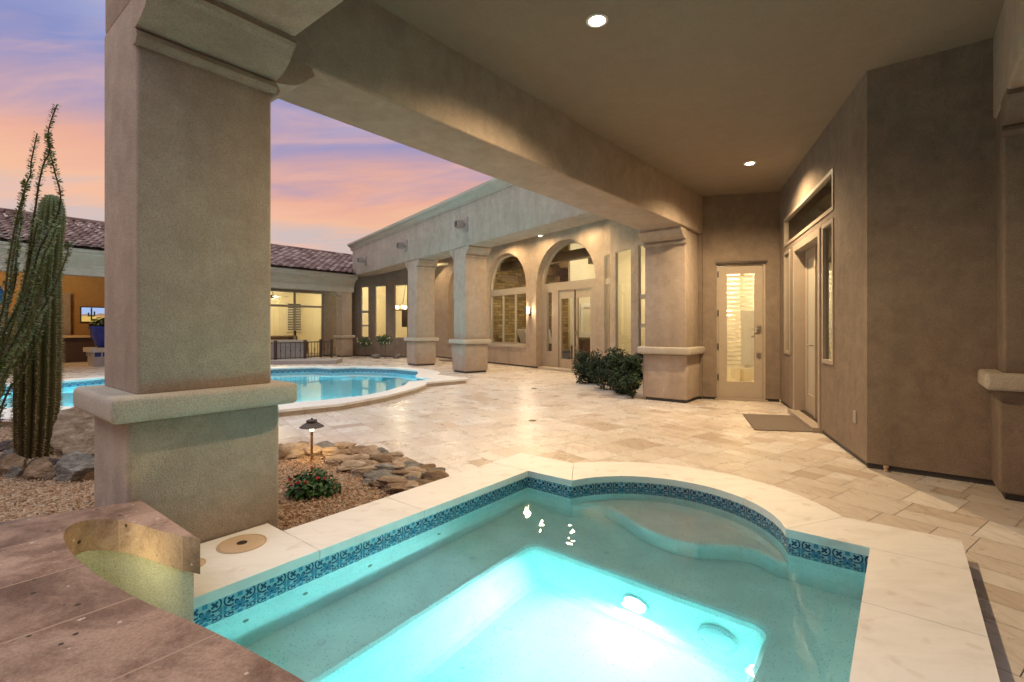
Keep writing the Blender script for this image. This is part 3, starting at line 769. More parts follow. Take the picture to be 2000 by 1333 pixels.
def lever(mp, t, z, d, s, parent, dead=True):
    m = MB(); m.holed(mp, rect(t-.035, t+.035, z-.055, z+.055), [], d-.02, d)
    m.tube([mp(t, z, d-.02), mp(t, z, d-.06), mp(t+s*.13, z+.004, d-.06)], .009, 8)
    m.build('handle', M['nickel'], parent)
    if dead:
        m = MB(); m.holed(mp, rect(t-.035, t+.035, z-.49, z-.42), [], d-.02, d); m.lathe(mp(t, z-.455, d-.02), [(.022, 0), (.02, -.02), (0, -.022)], 14, axis=(mp.n.x, mp.n.y, 0)); m.build('lock', M['nickel'], parent)
lever(mp, lB-.065, 1.27, .05, -1, fr_)
for z in (.35, .9, 1.5, 2.2):
    m = MB(); m.holed(mp, rect(dA+.012, dA+.034, z, z+.11), [], .018, .05); m.build('hinge', M['bronze'], fr_)
m = MB(); m.holed(mp, rect(dA-.02, dB+.02, dH-.0, dH+.035), [], -.02, .03); m.build('drip_cap', M['bronze'], fr_)
m = MB(); m.holed(mp, rect(dA-.03, dB+.03, 0, .03), [], -.03, .2); m.build('threshold', M['trim'], fr_)
# lit room behind the side door
m = MB(); m.holed(mp, rect(-.6, 1.9, 0, 2.9), [], 2.2, 2.3); m.holed(mp, rect(-.7, -.6, 0, 2.9), [], .2, 2.3); m.holed(mp, rect(1.9, 2.0, 0, 2.9), [], .2, 2.3); m.holed(mp, rect(-.7, 2, 2.9, 3.0), [], .2, 2.3)
m.build('interior_wall', M['cream'], wing)
q = Vector(mp(.5, 2.5, 1.5)); lamp('hall_lamp', 'POINT', q, 140, (1, .86, .64), wing, size=.15)
m = MB(); m.lathe(Vector(mp(.72, 1.62, 2.15)), [(.0, -.07), (.05, -.06), (.07, 0), (.05, .06), (0, .07)], 14); m.build('wall_lamp', M['bulb_soft'], wing)
# long angled wall with the double doors
mp = wallmap(Kd, Kn, (.95, -.3)); L = mp.L; rwm = mp
dA, dB = 1.2, 2.6
hol = [rect(.44, .845, .90, 2.51), rect(2.78, 3.19, .90, 2.51), rect(.44, 3.19, 2.65, 3.07)]
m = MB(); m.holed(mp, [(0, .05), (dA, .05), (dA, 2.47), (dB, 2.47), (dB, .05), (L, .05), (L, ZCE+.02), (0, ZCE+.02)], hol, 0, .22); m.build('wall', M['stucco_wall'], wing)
strip_base(Kd, mp(dA, 0, 0), mp.n); strip_base(mp(dB, 0, 0), Kn, mp.n)
for i, h in enumerate(hol):
    x0, z0 = h[0]; x1, z1 = h[2]
    m = MB(); m.holed(mp, rect(x0-.025, x1+.025, z0-.025, z1+.025), [rect(x0+.02, x1-.02, z0+.02, z1-.02)], -.012, .05); w = m.build('transom_window' if i == 2 else 'sidelight', M['trim'], wing)
    m = MB(); m.holed(mp, rect(x0, x1, z0, z1), [], .02, .026); m.build('pane', M['glass_dark'], w)
m = MB(); m.holed(mp, [(dA-.06, 0), (dA-.06, 2.53), (dB+.06, 2.53), (dB+.06, 0), (dB-.03, 0), (dB-.03, 2.44), (dA+.03, 2.44), (dA+.03, 0)], [], -.015, .20); fd = m.build('double_door', M['trim'], wing)
mid = (dA+dB)/2
for a, b, s in ((dA+.035, mid-.004, 1), (mid+.004, dB-.035, -1)):
    m = MB(); m.holed(mp, rect(a, b, .05, 2.43), [rect(a+.11, b-.11, .33, 2.30)], .13, .175); lf = m.build('door_leaf', M['door_paint'], fd)
    m = MB(); m.holed(mp, rect(a+.11, b-.11, .33, 2.30), [], .147, .155)
    m.build('etched_pane', M['etched'], fd)
    m = MB()
    for k in range(24):
        z = .40 + k*.079; m.holed(mp, rect(b-.20 if s == 1 else a+.12, b-.13 if s == 1 else a+.18, z, z+.05), [], .141, .147)
    m.build('etched_border', M['white'], fd)
m = MB(); m.holed(mp, rect(mid-.035, mid+.035, .05, 2.43), [], .10, .13); m.build('astragal', M['door_paint'], fd)
lever(mp, mid-.10, 1.05, .13, -1, fd, False)
m = MB(); m.holed(mp, rect(dA-.05, dB+.05, 0, .06), [], -.09, .05); m.holed(mp, rect(dA, dB, .0, .045), [], .05, .2); m.build('threshold', M['trim'], fd)
m = MB(); m.holed(mp, rect(dA+.03, dB-.03, .045, .062), [], .06, .125); m.build('sill_strip', M['bronze'], fd)
m = MB(); m.holed(mp, rect(.1, 4.0, 0, 3.6), [], 1.6, 1.7); m.build('interior_partition', M['cream'], wing)
m = MB(); m.holed(mp, rect(3.9, 3.98, .36, .48), [], -.012, .01); m.build('outlet_cover', M['plate'], wing)
# plain angled wall
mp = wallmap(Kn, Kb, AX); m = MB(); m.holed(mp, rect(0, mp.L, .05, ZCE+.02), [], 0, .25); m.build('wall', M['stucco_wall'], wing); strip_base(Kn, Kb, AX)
m = MB(); q = Vector(mp(.14, 0, -.03)); m.lathe((q.x, q.y, 0), [(.016, 0), (.016, .035), (.02, .035), (.02, .05), (0, .05)], 14); m.build('pipe_stub', M['lid'], wing)
# return wall behind the second pillar
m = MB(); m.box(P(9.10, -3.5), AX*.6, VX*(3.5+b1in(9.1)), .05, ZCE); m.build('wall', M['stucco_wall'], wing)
m = MB(); m.box(P(9.12, -3.48), AX*.04, VX*(3.46+b1in(9.1)), -.01, .052); m.build('base_strip', M['screed'], wing)
# added wall and roof behind the viewer, unseen, keep sky light off the porch
m = MB(); m.box(P(5.9, 3.4), -AX*9.9, VX*.25, 0, 4.3); m.box(P(-4.0, 3.4), -VX*2.6, AX*.25, 0, 4.3); m.build('wall', M['stucco_wall'], wing)
m = MB(); m.prism([P(5.9, 1.16), P(5.9, 3.7), P(-4.0, 3.7), P(-4.0, 1.16)], 3.9, 4.2); m.build('roof', M['ceiling'], wing)
# ------------------------------------------------------------------ COLONNADE WING ------------------------------------
col = thing('colonnade_wing', 'central house wing with stucco parapet over arched windows and glass doors', 'house', (*Q(2, 2), 0))
ZS, ZT, ZPC = 3.6, 5.02, 4.22
m = MB(); m.prism([Q(10.1, 0), Q(10.1, .76), Q(-6.45, .76), Q(-6.45, 0)], ZS, ZT-.25); m.build('facade', M['stucco_grey'], col, bevel=.02, segs=2, smooth=None)
m = MB(); m.profile(Q(10.3, .02), Q(-6.45, .02), -NC, [(-.3, ZT-.26), (0, ZT-.26), (.035, ZT-.25), (.04, ZT-.22), (.03, ZT-.20), (.05, ZT-.16), (.10, ZT-.10), (.17, ZT-.06), (.19, ZT-.04), (.19, ZT+.03), (-.3, ZT+.03)])
m.build('cornice', M['cap'], col)
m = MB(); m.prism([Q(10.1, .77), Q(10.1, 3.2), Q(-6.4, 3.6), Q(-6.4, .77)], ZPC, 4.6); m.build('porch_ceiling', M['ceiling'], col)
# arcade wall
ND = 9.70 - CO.dot(NC)                                           # inward distance of the arcade wall
def T(t): return -t - (-CO.dot(Vector((.578, -.816)))) * -1 if False else -(t - CO.dot(Vector((.578, -.816))))
mpD = wallmap(Q(T(-19.75), ND), Q(T(-9.40), ND), NC)
t0 = -19.75
def D(t): return t - t0
holes = [arch(D(-18.3), D(-15.9), .72, 2.66), arch(D(-15.33), D(-12.9), .72, 2.66)]
dx0, dx1 = D(-12.37), D(-9.72)
m = MB()
outer = [(0, .05), (dx0, .05)] + [p for p in arch(dx0, dx1, .05, 2.58)[2:]][::-1] + [(dx1, .05), (mpD.L, .05), (mpD.L, ZPC+.02), (0, ZPC+.02)]
m.holed(mpD, outer, holes, 0, .30); m.build('arcade_wall', M['stucco'], col)
m = MB(); m.holed(mpD, rect(0, dx0, -.01, .052), [], .03, .08); m.build('base_strip', M['screed'], col)
def arched_window(x0, x1, z0, zs):
    q = .09; e = .16
    m = MB()
    m.holed(mpD, arch(x0, x1, z0, zs), [arch(x0+q, x1-q, zs+.02, zs+.0)[0:0] or ([(x0+q, zs)] + [(x1-q, zs)] + arch(x0+q, x1-q, 0, zs)[3:-1]), rect(x0+q, x1-q, z0+.06, zs-.22)], e, e+.09)
    w = m.build('arched_window', M['frame_metal'], col)
    w3 = (x1 - x0 - 2*q)/3
    m = MB()
    for k in (1, 2): m.holed(mpD, rect(x0+q+w3*k-.03, x0+q+w3*k+.03, z0+.06, zs-.22), [], e+.01, e+.07)
    m.build('mullion', M['frame_metal'], w)
    m = MB(); m.holed(mpD, arch(x0+q-.01, x1-q+.01, z0+.05, zs), [], e+.04, e+.046); m.build('pane', M['glass'], w)
    m = MB(); m.holed(mpD, rect(x0, x1, z0-.09, z0-.002), [], -.03, .15); m.build('sill', M['cap'], w)
    return w
arched_window(D(-18.3), D(-15.9), .72, 2.66); arched_window(D(-15.33), D(-12.9), .72, 2.66)
# arched door bay
x0, x1 = dx0, dx1; e = .22
tA, tB = D(-11.55), D(-10.10); sA0, sA1, sB0, sB1 = D(-12.12), D(-11.86), D(-9.94), D(-9.74)-.02
m = MB(); zs = 2.58
arcglass = [(x0+.09, zs+.10), (x1-.09, zs+.10)] + [(xx, zz) for xx, zz in arch(x0+.09, x1-.09, 0, zs)[2:] if zz > zs+.11]
m.holed(mpD, arch(x0, x1, 0, zs), [arcglass, rect(tA, tB, .02, 2.43), rect(sA0, sA1, .55, 2.40), rect(sB0, sB1, .55, 2.40)], e, e+.10)
w = m.build('arched_door', M['trim'], col)
m = MB(); m.holed(mpD, arcglass, [], e+.04, e+.046); m.holed(mpD, rect(sA0, sA1, .55, 2.40), [], e+.04, e+.046); m.holed(mpD, rect(sB0, sB1, .55, 2.40), [], e+.04, e+.046); m.build('pane', M['glass'], w)
mid = (tA+tB)/2
for a, b in ((tA, mid-.004), (mid+.004, tB)):
    m = MB(); m.holed(mpD, rect(a, b, .03, 2.42), [rect(a+.10, b-.10, .34, 2.18)], e+.04, e+.09); m.build('door_leaf', M['door_paint'], w)
    m = MB(); m.holed(mpD, rect(a+.10, b-.10, .34, 2.18), [], e+.06, e+.066); m.build('pane', M['glass'], w)
m = MB(); m.holed(mpD, rect(mid-.02, mid+.02, .03, 2.42), [], e+.02, e+.04); m.build('astragal', M['wood_dark'], w)
lever(mpD, mid+.06, 1.15, e+.04, 1, w)
m = MB(); m.holed(mpD, rect(dx0+.25, dx1-.02, 0, .07), [], -.12, e+.1); m.build('threshold', M['cap'], w)
# dining bay with tall windows
F0, F1, F2 = Vector((-7.4, 22.65)), Vector((-4.45, 21.15)), Q(T(-19.6), ND)
mpF = wallmap(F0, F1, (.3, .95)); Lf = mpF.L
def fx(mp, px):                                                  # distance along a wall where a sight line meets it
    k = (px - 1000)/FPX; a, d = mp.a, mp.d
    return (k*a.y - a.x)/(d.x - k*d.y)
win = [(fx(mpF, 705), fx(mpF, 719.5)), (fx(mpF, 732), fx(mpF, 753.5)), (fx(mpF, 770), fx(mpF, 797))]
hF = [rect(a, min(b, Lf-.06), .84, 3.15) for a, b in win]
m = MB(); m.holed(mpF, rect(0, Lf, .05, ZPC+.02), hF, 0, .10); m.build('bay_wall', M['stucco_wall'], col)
m = MB(); m.holed(mpF, rect(0, Lf, -.01, .052), [], .03, .08); m.build('base_strip', M['screed'], col)
for i, h in enumerate(hF):
    a, b = h[0][0], h[1][0]
    m = MB(); m.holed(mpF, h, [rect(a+.03, b-.03, .87, 3.12)], .03, .07)
    if i == 0: m.holed(mpF, rect(a+.03, b-.03, 1.96, 2.06), [], .033, .068); m.holed(mpF, rect(a+.03, b-.03, 1.35, 1.42), [], .033, .068)
    w = m.build('tall_window', M['frame_metal'], col)
    m = MB(); m.holed(mpF, rect(a+.02, b-.02, .86, 3.13), [], .05, .054); m.build('pane', M['glass'], w)
mpG = wallmap(F1, F2, (.3, .95))
gx = fx(mpG, 835), min(fx(mpG, 850), mpG.L - .02)
m = MB(); m.holed(mpG, rect(0, mpG.L, .05, ZPC+.02), [rect(gx[0], gx[1], .84, 3.15)], 0, .10); m.build('bay_wall', M['stucco_wall'], col)
m = MB(); m.holed(mpG, rect(*gx, .84, 3.15), [rect(gx[0]+.03, gx[1]-.03, .87, 3.12)], .08, .14); m.holed(mpG, rect(gx[0], gx[1], 1.96, 2.06), [], .085, .135); w = m.build('tall_window', M['frame_metal'], col)
m = MB(); m.holed(mpG, rect(*gx, .86, 3.13), [], .10, .106); m.build('pane', M['glass'], w)
# bowed bay by the hedge
E = [Vector(p) for p in ((2.485, 13.28), (2.535, 12.70), (2.84, 11.62), (3.10, 10.95), (3.7, 10.1))]
Ew = [(1180.8, 1193, True), (1202.5, 1232, False), (1247, 1265, True), None]
for i in range(4):
    mp = wallmap(E[i], E[i+1], (.95, .3)); hs = []
    if Ew[i]:
        a, b = max(.02, fx(mp, Ew[i][0])), min(mp.L-.03, fx(mp, Ew[i][1])); hs = [rect(a, b, .64, 3.2)]
    m = MB(); m.holed(mp, rect(0, mp.L, .05, ZPC+.02), hs, 0, .07); m.build('bay_wall', M['stucco_grey'], col)
    if hs:
        m = MB(); m.holed(mp, hs[0], [rect(a+.025, b-.025, .67, 3.17)], .02, .05)
        if Ew[i][2]:
            for z in ((2.45, 2.60),) if i == 0 else ((1.95, 2.06), (1.30, 1.38)): m.holed(mp, rect(a+.025, b-.025, *z), [], .022, .048)
        w = m.build('tall_window', M['frame_metal'], col)
        m = MB(); m.holed(mp, rect(a+.02, b-.02, .66, 3.18), [], .035, .039); m.build('pane', M['glass'], w)
# rooms behind the glass
def uvwall(name, mp, x0, x1, z0, z1, d, mat, parent):
    v = [mp(x0, z0, d), mp(x1, z0, d), mp(x1, z1, d), mp(x0, z1, d)]
    return obj(name, v, [(0, 1, 2, 3)], mat, parent, uvs=[[(x0, z0), (x1, z0), (x1, z1), (x0, z1)]])
Ld = mpD.L
uvwall('stone_wall', mpD, -.2, D(-11.9), 0, 4.6, 3.4, M['stonewall'], col)
m = MB(); m.holed(mpD, rect(D(-11.9), Ld+3.0, 0, 4.6), [], 6.5, 6.6); m.holed(mpD, rect(D(-11.9)-.1, D(-11.9), 0, 4.6), [], 3.42, 6.5); m.holed(mpD, rect(Ld+3.0, Ld+3.1, 0, 4.6), [], .3, 6.6); m.build('interior_wall', M['cream'], col)
mpX = wallmap(mpD(D(-16.3), 0, .31)[:2], mpD(D(-16.3), 0, 3.4)[:2], -mpD.d)
uvwall('stone_wall', mpX, 0, mpX.L, 0, 4.6, 0, M['stonewall'], col)
m = MB(); m.holed(mpD, rect(D(-12.8), D(-12.7), 0, 4.6), [], 1.75, 3.39); m.build('interior_wall', M['cream'], col)
mpY = wallmap(mpD(D(-12.7), 0, 1.75)[:2], mpD(D(-12.7), 0, 3.39)[:2], -mpD.d)
m = MB(); m.holed(mpY, rect(.45, 1.25, .03, 2.15), [rect(.57, 1.13, 1.1, 2.0), rect(.57, 1.13, .2, .95)], -.05, -.003); m.build('interior_door', M['white'], col)
m = MB()
for p in ((-.2, .31), ): m.prism([mpD(-.2, 0, .31)[:2], mpD(Ld+.2, 0, .31)[:2], mpD(Ld+3.1, 0, 1.2)[:2], mpD(Ld+3.1, 0, 6.6)[:2], mpD(-.2, 0, 6.6)[:2]], 4.62, 4.7)
m.build('room_ceiling', M['wood_dark'], col)
m = MB(); m.prism([mpD(-.2, 0, .31)[:2], mpD(Ld+3, 0, .31)[:2], mpD(Ld+3, 0, 6.6)[:2], mpD(-.2, 0, 6.6)[:2]], .0, .03); m.build('room_floor', M['riser'], col)
m = MB()
for dd in (1.3, 2.6): m.holed(mpD, rect(-.2, Ld+2.9, 3.55, 3.85), [], dd, dd+.28)
for x in (D(-10.4), D(-14.5)):
    m.holed(mpD, rect(x, x+.3, 3.25, 3.55), [], 1.2, 3.35); m.holed(mpD, rect(x+.03, x+.27, 3.05, 3.25), [], 2.6, 3.3)
m.build('roof_beams', M['wood_dark'], col)
m = MB(); m.holed(mpX, rect(1.0, 1.8, 3.15, 3.38), [rect(1.05, 1.75, 3.2, 3.33)], -.04, -.003)
for k in range(5): m.holed(mpX, rect(1.05, 1.75, 3.205+k*.026, 3.217+k*.026), [], -.03, -.01)
m.build('wall_vent', M['trim'], col)
m = MB(); m.holed(mpD, rect(D(-10.6), D(-9.7), .03, 2.3), [rect(D(-10.5), D(-9.8), 1.2, 2.15), rect(D(-10.5), D(-9.8), .2, 1.05)], 6.44, 6.49); m.build('interior_door', M['white'], col)
q = Vector(mpD(D(-14.2), 3.3, 1.6)); lamp('great_room_lamp', 'POINT', q, 260, (1, .76, .42), col, size=.2)
q = Vector(mpD(D(-10.9), 3.4, 2.3)); lamp('great_room_lamp', 'POINT', q, 200, (1, .86, .62), col, size=.2)
q = Vector(mpD(D(-17.2), 3.0, 1.7)); lamp('great_room_lamp', 'POINT', q, 70, (1, .76, .42), col, size=.2)
q = Vector((3.9, 12.3, 2.6)); lamp('bay_room_lamp', 'POINT', q, 80, (1, .86, .60), col, size=.2)
# dining room
m = MB()
m.holed(mpF, rect(-1.0, Lf+2.2, 0, 4.2), [], 3.6, 3.7); m.holed(mpF, rect(-1.1, -1.0, 0, 4.2), [], .26, 3.7); m.holed(mpF, rect(Lf+.95, Lf+1.05, 0, 4.2), [], 1.0, 3.7)
m.build('interior_wall', M['cream'], col)
m = MB(); m.holed(mpF, rect(-1.1, Lf+2.3, 3.9, 4.0), [], .26, 3.8); m.build('room_ceiling', M['cream'], col)
q = Vector(mpF(1.2, 3.3, 1.7)); lamp('dining_lamp', 'POINT', q, 200, (1, .87, .60), col, size=.2)
mpL = wallmap(mpF(-1.0, 0, .26)[:2], mpF(-1.0, 0, 3.6)[:2], -mpF.d)
m = MB(); m.holed(mpL, rect(.55, 1.45, .03, 2.3), [rect(.68, 1.32, 1.2, 2.15), rect(.68, 1.32, .2, 1.05)], -.05, -.003); m.holed(mpL, rect(.45, .55, .03, 2.4), [], -.03, -.003); m.holed(mpL, rect(1.45, 1.55, .03, 2.4), [], -.03, -.003); m.build('interior_door', M['white'], col)
m = MB(); m.holed(mpF, rect(-1.0, Lf+2.0, 3.72, 3.9), [], 3.5, 3.6); m.build('crown_moulding', M['white'], col)
m = MB(); m.holed(mpF, rect(-1.0, Lf+2.0, .0, .14), [], 3.57, 3.6); m.build('baseboard', M['white'], col)
# wall behind the bowed bay
m = MB(); m.prism([(4.2, 13.6), (4.3, 13.6), (4.9, 10.6), (4.8, 10.6)], 0, 4.2); m.prism([(2.7, 13.4), (4.3, 13.9), (4.3, 14.0), (2.7, 13.5)], 0, 4.2); m.build('interior_wall', M['cream'], col)
m = MB()
for k in range(30): m.prism([(3.55, 11.9), (3.62, 11.9), (3.95, 11.1), (3.88, 11.1)], .7 + k*.08, .75 + k*.08)
m.build('shutter', M['white'], col)
# porch lights of the colonnade (their reflections lie on the paving and the spa)
for i, (x, y) in enumerate(((.70, 12.22),)):
    dl = downlight(x, y, ZS, ['colonnade soffit light closest to the glass doors', 'colonnade soffit light between the two middle pillars', 'colonnade soffit light near the dining windows', 'colonnade soffit light at the far end'][i], 260, col=(1, .72, .40), cone=176, r=.07, blend=.15)
    m = MB(); m.lathe((x, y, ZS), [(.058, -.001), (.058, -.035), (.05, -.035), (.05, -.001)], 24); m.build('baffle', M['black'], dl)
for t_, e_, l in ((-13.62, 210, 'ceiling light washing the wall between the two arches'), (-9.9, 170, 'ceiling light washing the wall right of the arched doors'), (-16.6, 190, 'ceiling light washing the wall between the two arched windows'), (-19.0, 120, 'ceiling light in the corner by the dining windows'), (-11.8, 150, 'ceiling light above the arched doors')):
    q = mpD(D(t_), ZPC, -.75); downlight(q[0], q[1], ZPC, l, e_, col=(1, .70, .37), cone=170, blend=.5, r=.055)
# ------------------------------------------------------------------ LEFT WING -----------------------------------------
lw = thing('tiled_wing', 'far house wing with clay barrel-tile roof and lit sliding doors', 'house', (*c3, 0))
def W(t, d): return c3 - AX*t - VX*d                              # t towards the left along the front, d back from the front
m = MB(); m.profile(W(-.05, 0), W(17, 0), VX, [(-.45, 2.87), (0, 2.87), (0, 3.10), (.035, 3.11), (.04, 3.15), (.02, 3.17), (.05, 3.26), (.13, 3.36), (.26, 3.43), (.30, 3.45), (.30, 3.50), (.27, 3.52), (.31, 3.56), (.31, 3.62), (-.45, 3.62)])
m.build('eave_beam', M['cap'], lw)
# barrel tiles
V_, F_ = [], []
tw, tl, slope = .29, .40, .333
nc, nr = int(17.2/tw), 12
rt = random.Random(5)
for j in range(nr):
    for i in range(-11, nc):
        t_ = -.15 + i*tw; d0 = -.42 + j*(tl-.05); jz = rt.uniform(-.008, .008)
        if i < 0 and d0 < 1.75 and -.96*t_ - .28*d0 > .72: continue
        k = len(V_)
        for s, dd in ((0, d0), (1, d0 + tl)):
            z = 3.66 + (dd + .42)*slope + (.045 if s == 0 else .0) + jz
            for a in range(7):
                th = math.pi*a/6; xx = tw*.34*math.cos(th); zz = .075*math.sin(th)*(1.0 if s == 0 else .92)
                q = W(t_ + tw/2 - xx, dd); V_.append((q.x, q.y, z + zz))
            q = W(t_ + tw*1.16, dd); V_.append((q.x, q.y, z - .02))
        for a in range(7): F_.append((k+a, k+a+1, k+8+a+1, k+8+a))
        F_.append(tuple(k+a for a in range(7)))
obj('tile_roof', V_, F_, M['rooftile'], lw)
V_, F_ = [], []
zr = 3.66 + (nr*(tl-.05)+.05)*slope + .03
m = MB()
for i in range(-7, 40):
    a = W(-.2 + i*.43, -.42 + nr*(tl-.05)+.05); b = W(-.2 + i*.43 + .46, -.42 + nr*(tl-.05)+.05)
    m.tube([(a.x, a.y, zr), (b.x, b.y, zr+.025)], [.11, .085], 8)
m.build('ridge_tile', M['rooftile'], lw)
m = MB(); m.add([(*W(-.2, -.3), 3.60), (*W(17, -.3), 3.60), (*W(17, 4.0), 4.98), (*W(-.2, 4.0), 4.98)], [(0, 1, 2, 3)]); m.build('roof_deck', M['stucco_wall'], lw)
# sliding door wall
mpS = wallmap(W(-.3, 1.37), W(7.0, 1.37), -VX)
sx0, sx1 = fx(mpS, 631.5), fx(mpS, 497)
SZT = 2.86
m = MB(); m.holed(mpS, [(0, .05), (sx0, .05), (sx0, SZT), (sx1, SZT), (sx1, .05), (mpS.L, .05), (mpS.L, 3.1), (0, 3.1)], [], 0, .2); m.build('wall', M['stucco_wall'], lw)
m = MB(); m.holed(mpS, rect(0, sx0, -.01, .052), [], .03, .07); m.build('base_strip', M['screed'], lw)
mx = fx(mpS, 577.5)
m = MB(); m.holed(mpS, rect(sx0, sx1, 0, SZT), [rect(sx0+.05, mx-.04, 2.27, SZT-.05), rect(mx+.04, sx1-.05, 2.27, SZT-.05), rect(sx0+.05, mx-.04, .06, 2.18), rect(mx+.04, sx1-.05, .06, 2.18)], .05, .12); sd = m.build('sliding_door', M['trim'], lw)
m = MB(); m.holed(mpS, rect(sx0+.02, sx1-.02, .05, SZT-.03), [], .08, .086); m.build('pane', M['glass'], sd)
m = MB(); m.holed(mpS, rect(mx-.03, mx+.03, .95, 1.15), [], .0, .05); m.build('handle', M['black'], sd)
# bedroom inside
m = MB()
m.holed(mpS, rect(-.6, 5.5, 0, 3.4), [], 4.2, 4.3); m.holed(mpS, rect(-.35, -.25, 0, 3.4), [], .2, 4.2); m.holed(mpS, rect(5.5, 5.6, 0, 3.4), [], .2, 4.2)
m.build('interior_wall', M['cream'], lw)
m = MB(); m.holed(mpS, rect(-.6, 5.6, 3.3, 3.4), [], .2, 4.3); m.build('room_ceiling', M['cream'], lw)
q = Vector(mpS(2.0, 2.6, 2.2)); lamp('bedroom_lamp', 'POINT', q, 190, (1, .86, .56), lw, size=.2)
def onback(px, mp, d):
    k = (px-1000)/FPX; a = mp.a + mp.n*d; return (k*a.y - a.x)/(mp.d.x - k*mp.d.y)
def zat(py, mp, t, d): y = mp(t, 0, d)[1]; return EYE - (py-YH)*y/FPX
a, b = onback(592, mpS, 4.15), onback(559.5, mpS, 4.15); z1, z0 = zat(593, mpS, a, 4.15), zat(648, mpS, a, 4.15)
m = MB(); m.holed(mpS, rect(a, b, z0, z1), [rect(a+.04, (a+b)/2-.03, z0+.04, z1-.04), rect((a+b)/2+.03, b-.04, z0+.04, z1-.04)], 4.10, 4.18); sw = m.build('shutter', M['white'], lw)
m = MB(); m.holed(mpS, rect(a+.04, b-.04, z0+.04, z1-.04), [], 4.17, 4.19); m.build('night_pane', M['black'], sw)
m = MB()
for k in range(16): zz = z0 + .05 + k*(z1-z0-.1)/16; m.holed(mpS, rect(a+.04, b-.04, zz, zz+.035), [], 4.14, 4.16)
m.build('slats', M['white'], sw)
# ochre patio recess at the far left
mpO = wallmap(W(7.2, 6.0), W(20, 6.0), -VX)
m = MB(); m.holed(mpO, rect(-1, mpO.L, 0, 3.4), [], 0, .2); m.build('patio_wall', M['orange'], lw)
mpO2 = wallmap(W(7.0, 1.37), W(7.0, 6.1), AX); m = MB(); m.holed(mpO2, rect(0, mpO2.L, 0, 3.4), [], -.2, 0); m.build('patio_wall', M['orange'], lw)
m = MB(); m.prism([W(7.0, .4), W(18, .4), W(18, 6.1), W(7.0, 6.1)], 3.3, 3.4); m.build('patio_ceiling', M['ceiling'], lw)
m = MB(); m.prism([W(-.3, .4), W(7.0, .4), W(7.0, 1.4), W(-.3, 1.4)], 3.08, 3.2); m.build('porch_ceiling', M['ceiling'], lw)
for t_, d_ in ((9.5, 3.6), (13, 3.6)):
    q = W(t_, d_); lamp('patio_lamp', 'POINT', (q.x, q.y, 3.0), 130, (1, .64, .28), lw, size=.15)
# niche column on the ochre wall
a = onback(125, mpO, 0); m = MB()
xa, xb = sorted((onback(134, mpO, 0), onback(100, mpO, 0)))
m.holed(mpO, rect(xa, xb, 0, zat(572, mpO, xa, 0)), [], -.35, -.003); m.build('pier', M['stucco_wall'], lw)
# ------------------------------------------------------------------ SMALL THINGS --------------------------------------
def on_wall(mp, px, py, d): t = onback(px, mp, d); return t, zat(py, mp, t, d)
# television with a desert picture
t_, z_ = on_wall(mpO, 183, 615, -.06); t0_, _ = on_wall(mpO, 157, 615, -.06); hw = abs(t0_-t_)
tv = thing('television', 'wall-mounted television showing a desert picture with cactus above the bar', 'television', mpO(t_, z_, 0))
zt, zb_ = zat(599.5, mpO, t_, -.06), zat(630.5, mpO, t_, -.06)
m = MB(); m.holed(mpO, rect(t_-hw, t_+hw, zb_, zt), [], -.08, -.02); m.build('casing', M['black'], tv)
SKY = emit('screen_sky', (.42, .55, .85), 1.0); SAND = emit('screen_sand', (.85, .55, .14), .9); HILL = emit('screen_hill', (.55, .33, .22), .8); SIL = emit('screen_dark', (.02, .03, .02), 1)
hh = zt - zb_; m = MB(); m.holed(mpO, rect(t_-hw+.03, t_+hw-.03, zb_+hh*.42, zt-.04), [], -.084, -.081); m.build('screen', SKY, tv)
m = MB(); m.holed(mpO, rect(t_-hw+.03, t_+hw-.03, zb_+.04, zb_+hh*.42), [], -.084, -.081); m.build('screen', SAND, tv)
m = MB()
m.holed(mpO, [(t_-hw+.03, zb_+hh*.40), (t_+hw-.03, zb_+hh*.40), (t_+hw-.03, zb_+hh*.5), (t_+hw*.4, zb_+hh*.56), (t_, zb_+hh*.48), (t_-hw*.5, zb_+hh*.6), (t_-hw+.03, zb_+hh*.55)], [], -.087, -.085); m.build('picture', HILL, tv)
m = MB(); cx = t_ + hw*.18
for x_, a_, b_ in ((0, .15, .92), (-.09, .42, .7), (.09, .38, .62)): m.holed(mpO, rect(cx+x_-.025, cx+x_+.025, zb_+hh*a_, zb_+hh*b_), [], -.091, -.088)
m.holed(mpO, rect(cx-.09, cx+.09, zb_+hh*.38, zb_+hh*.45), [], -.0915, -.0885); m.build('picture', SIL, tv)
# blue screen at the far left
t_, z_ = on_wall(mpO, 0, 575, -.5)
bs = thing('blue_parasol', 'bright blue rounded canopy edge peeking in at the left behind the ocotillo', 'parasol', (*atd(-42, 570, 14.0).xy, 0))
q = atd(-42, 570, 14.0)
m = MB(); m.lathe((q.x, q.y, 0), [(.02, 0), (.02, q.z+.3)], 10); m.build('pole', M['white'], bs)
BLUE = plain('blue_canvas', (.02, .16, .45), .7)
m = MB(); m.lathe((q.x, q.y, q.z), [(.55, -.36), (.53, .02), (.44, .2), (.26, .3), (0, .34)], 12); m.build('canopy', BLUE, bs)
# bar counter
xa, xb = sorted((onback(178, mpO, -1.1), onback(60, mpO, -1.1)))
bar = thing('bar_counter', 'dark bar counter with a tan stone top below the television', 'counter', mpO((xa+xb)/2, 0, -1.1))
xa -= 1.5
m = MB(); m.holed(mpO, rect(xa, xb, 0, .92), [], -1.1, -.5); m.build('front', M['wicker'], bar)
m = MB(); m.holed(mpO, rect(xa-.05, xb+.05, .922, 1.0), [], -1.2, -.45); m.build('top', M['counter'], bar)
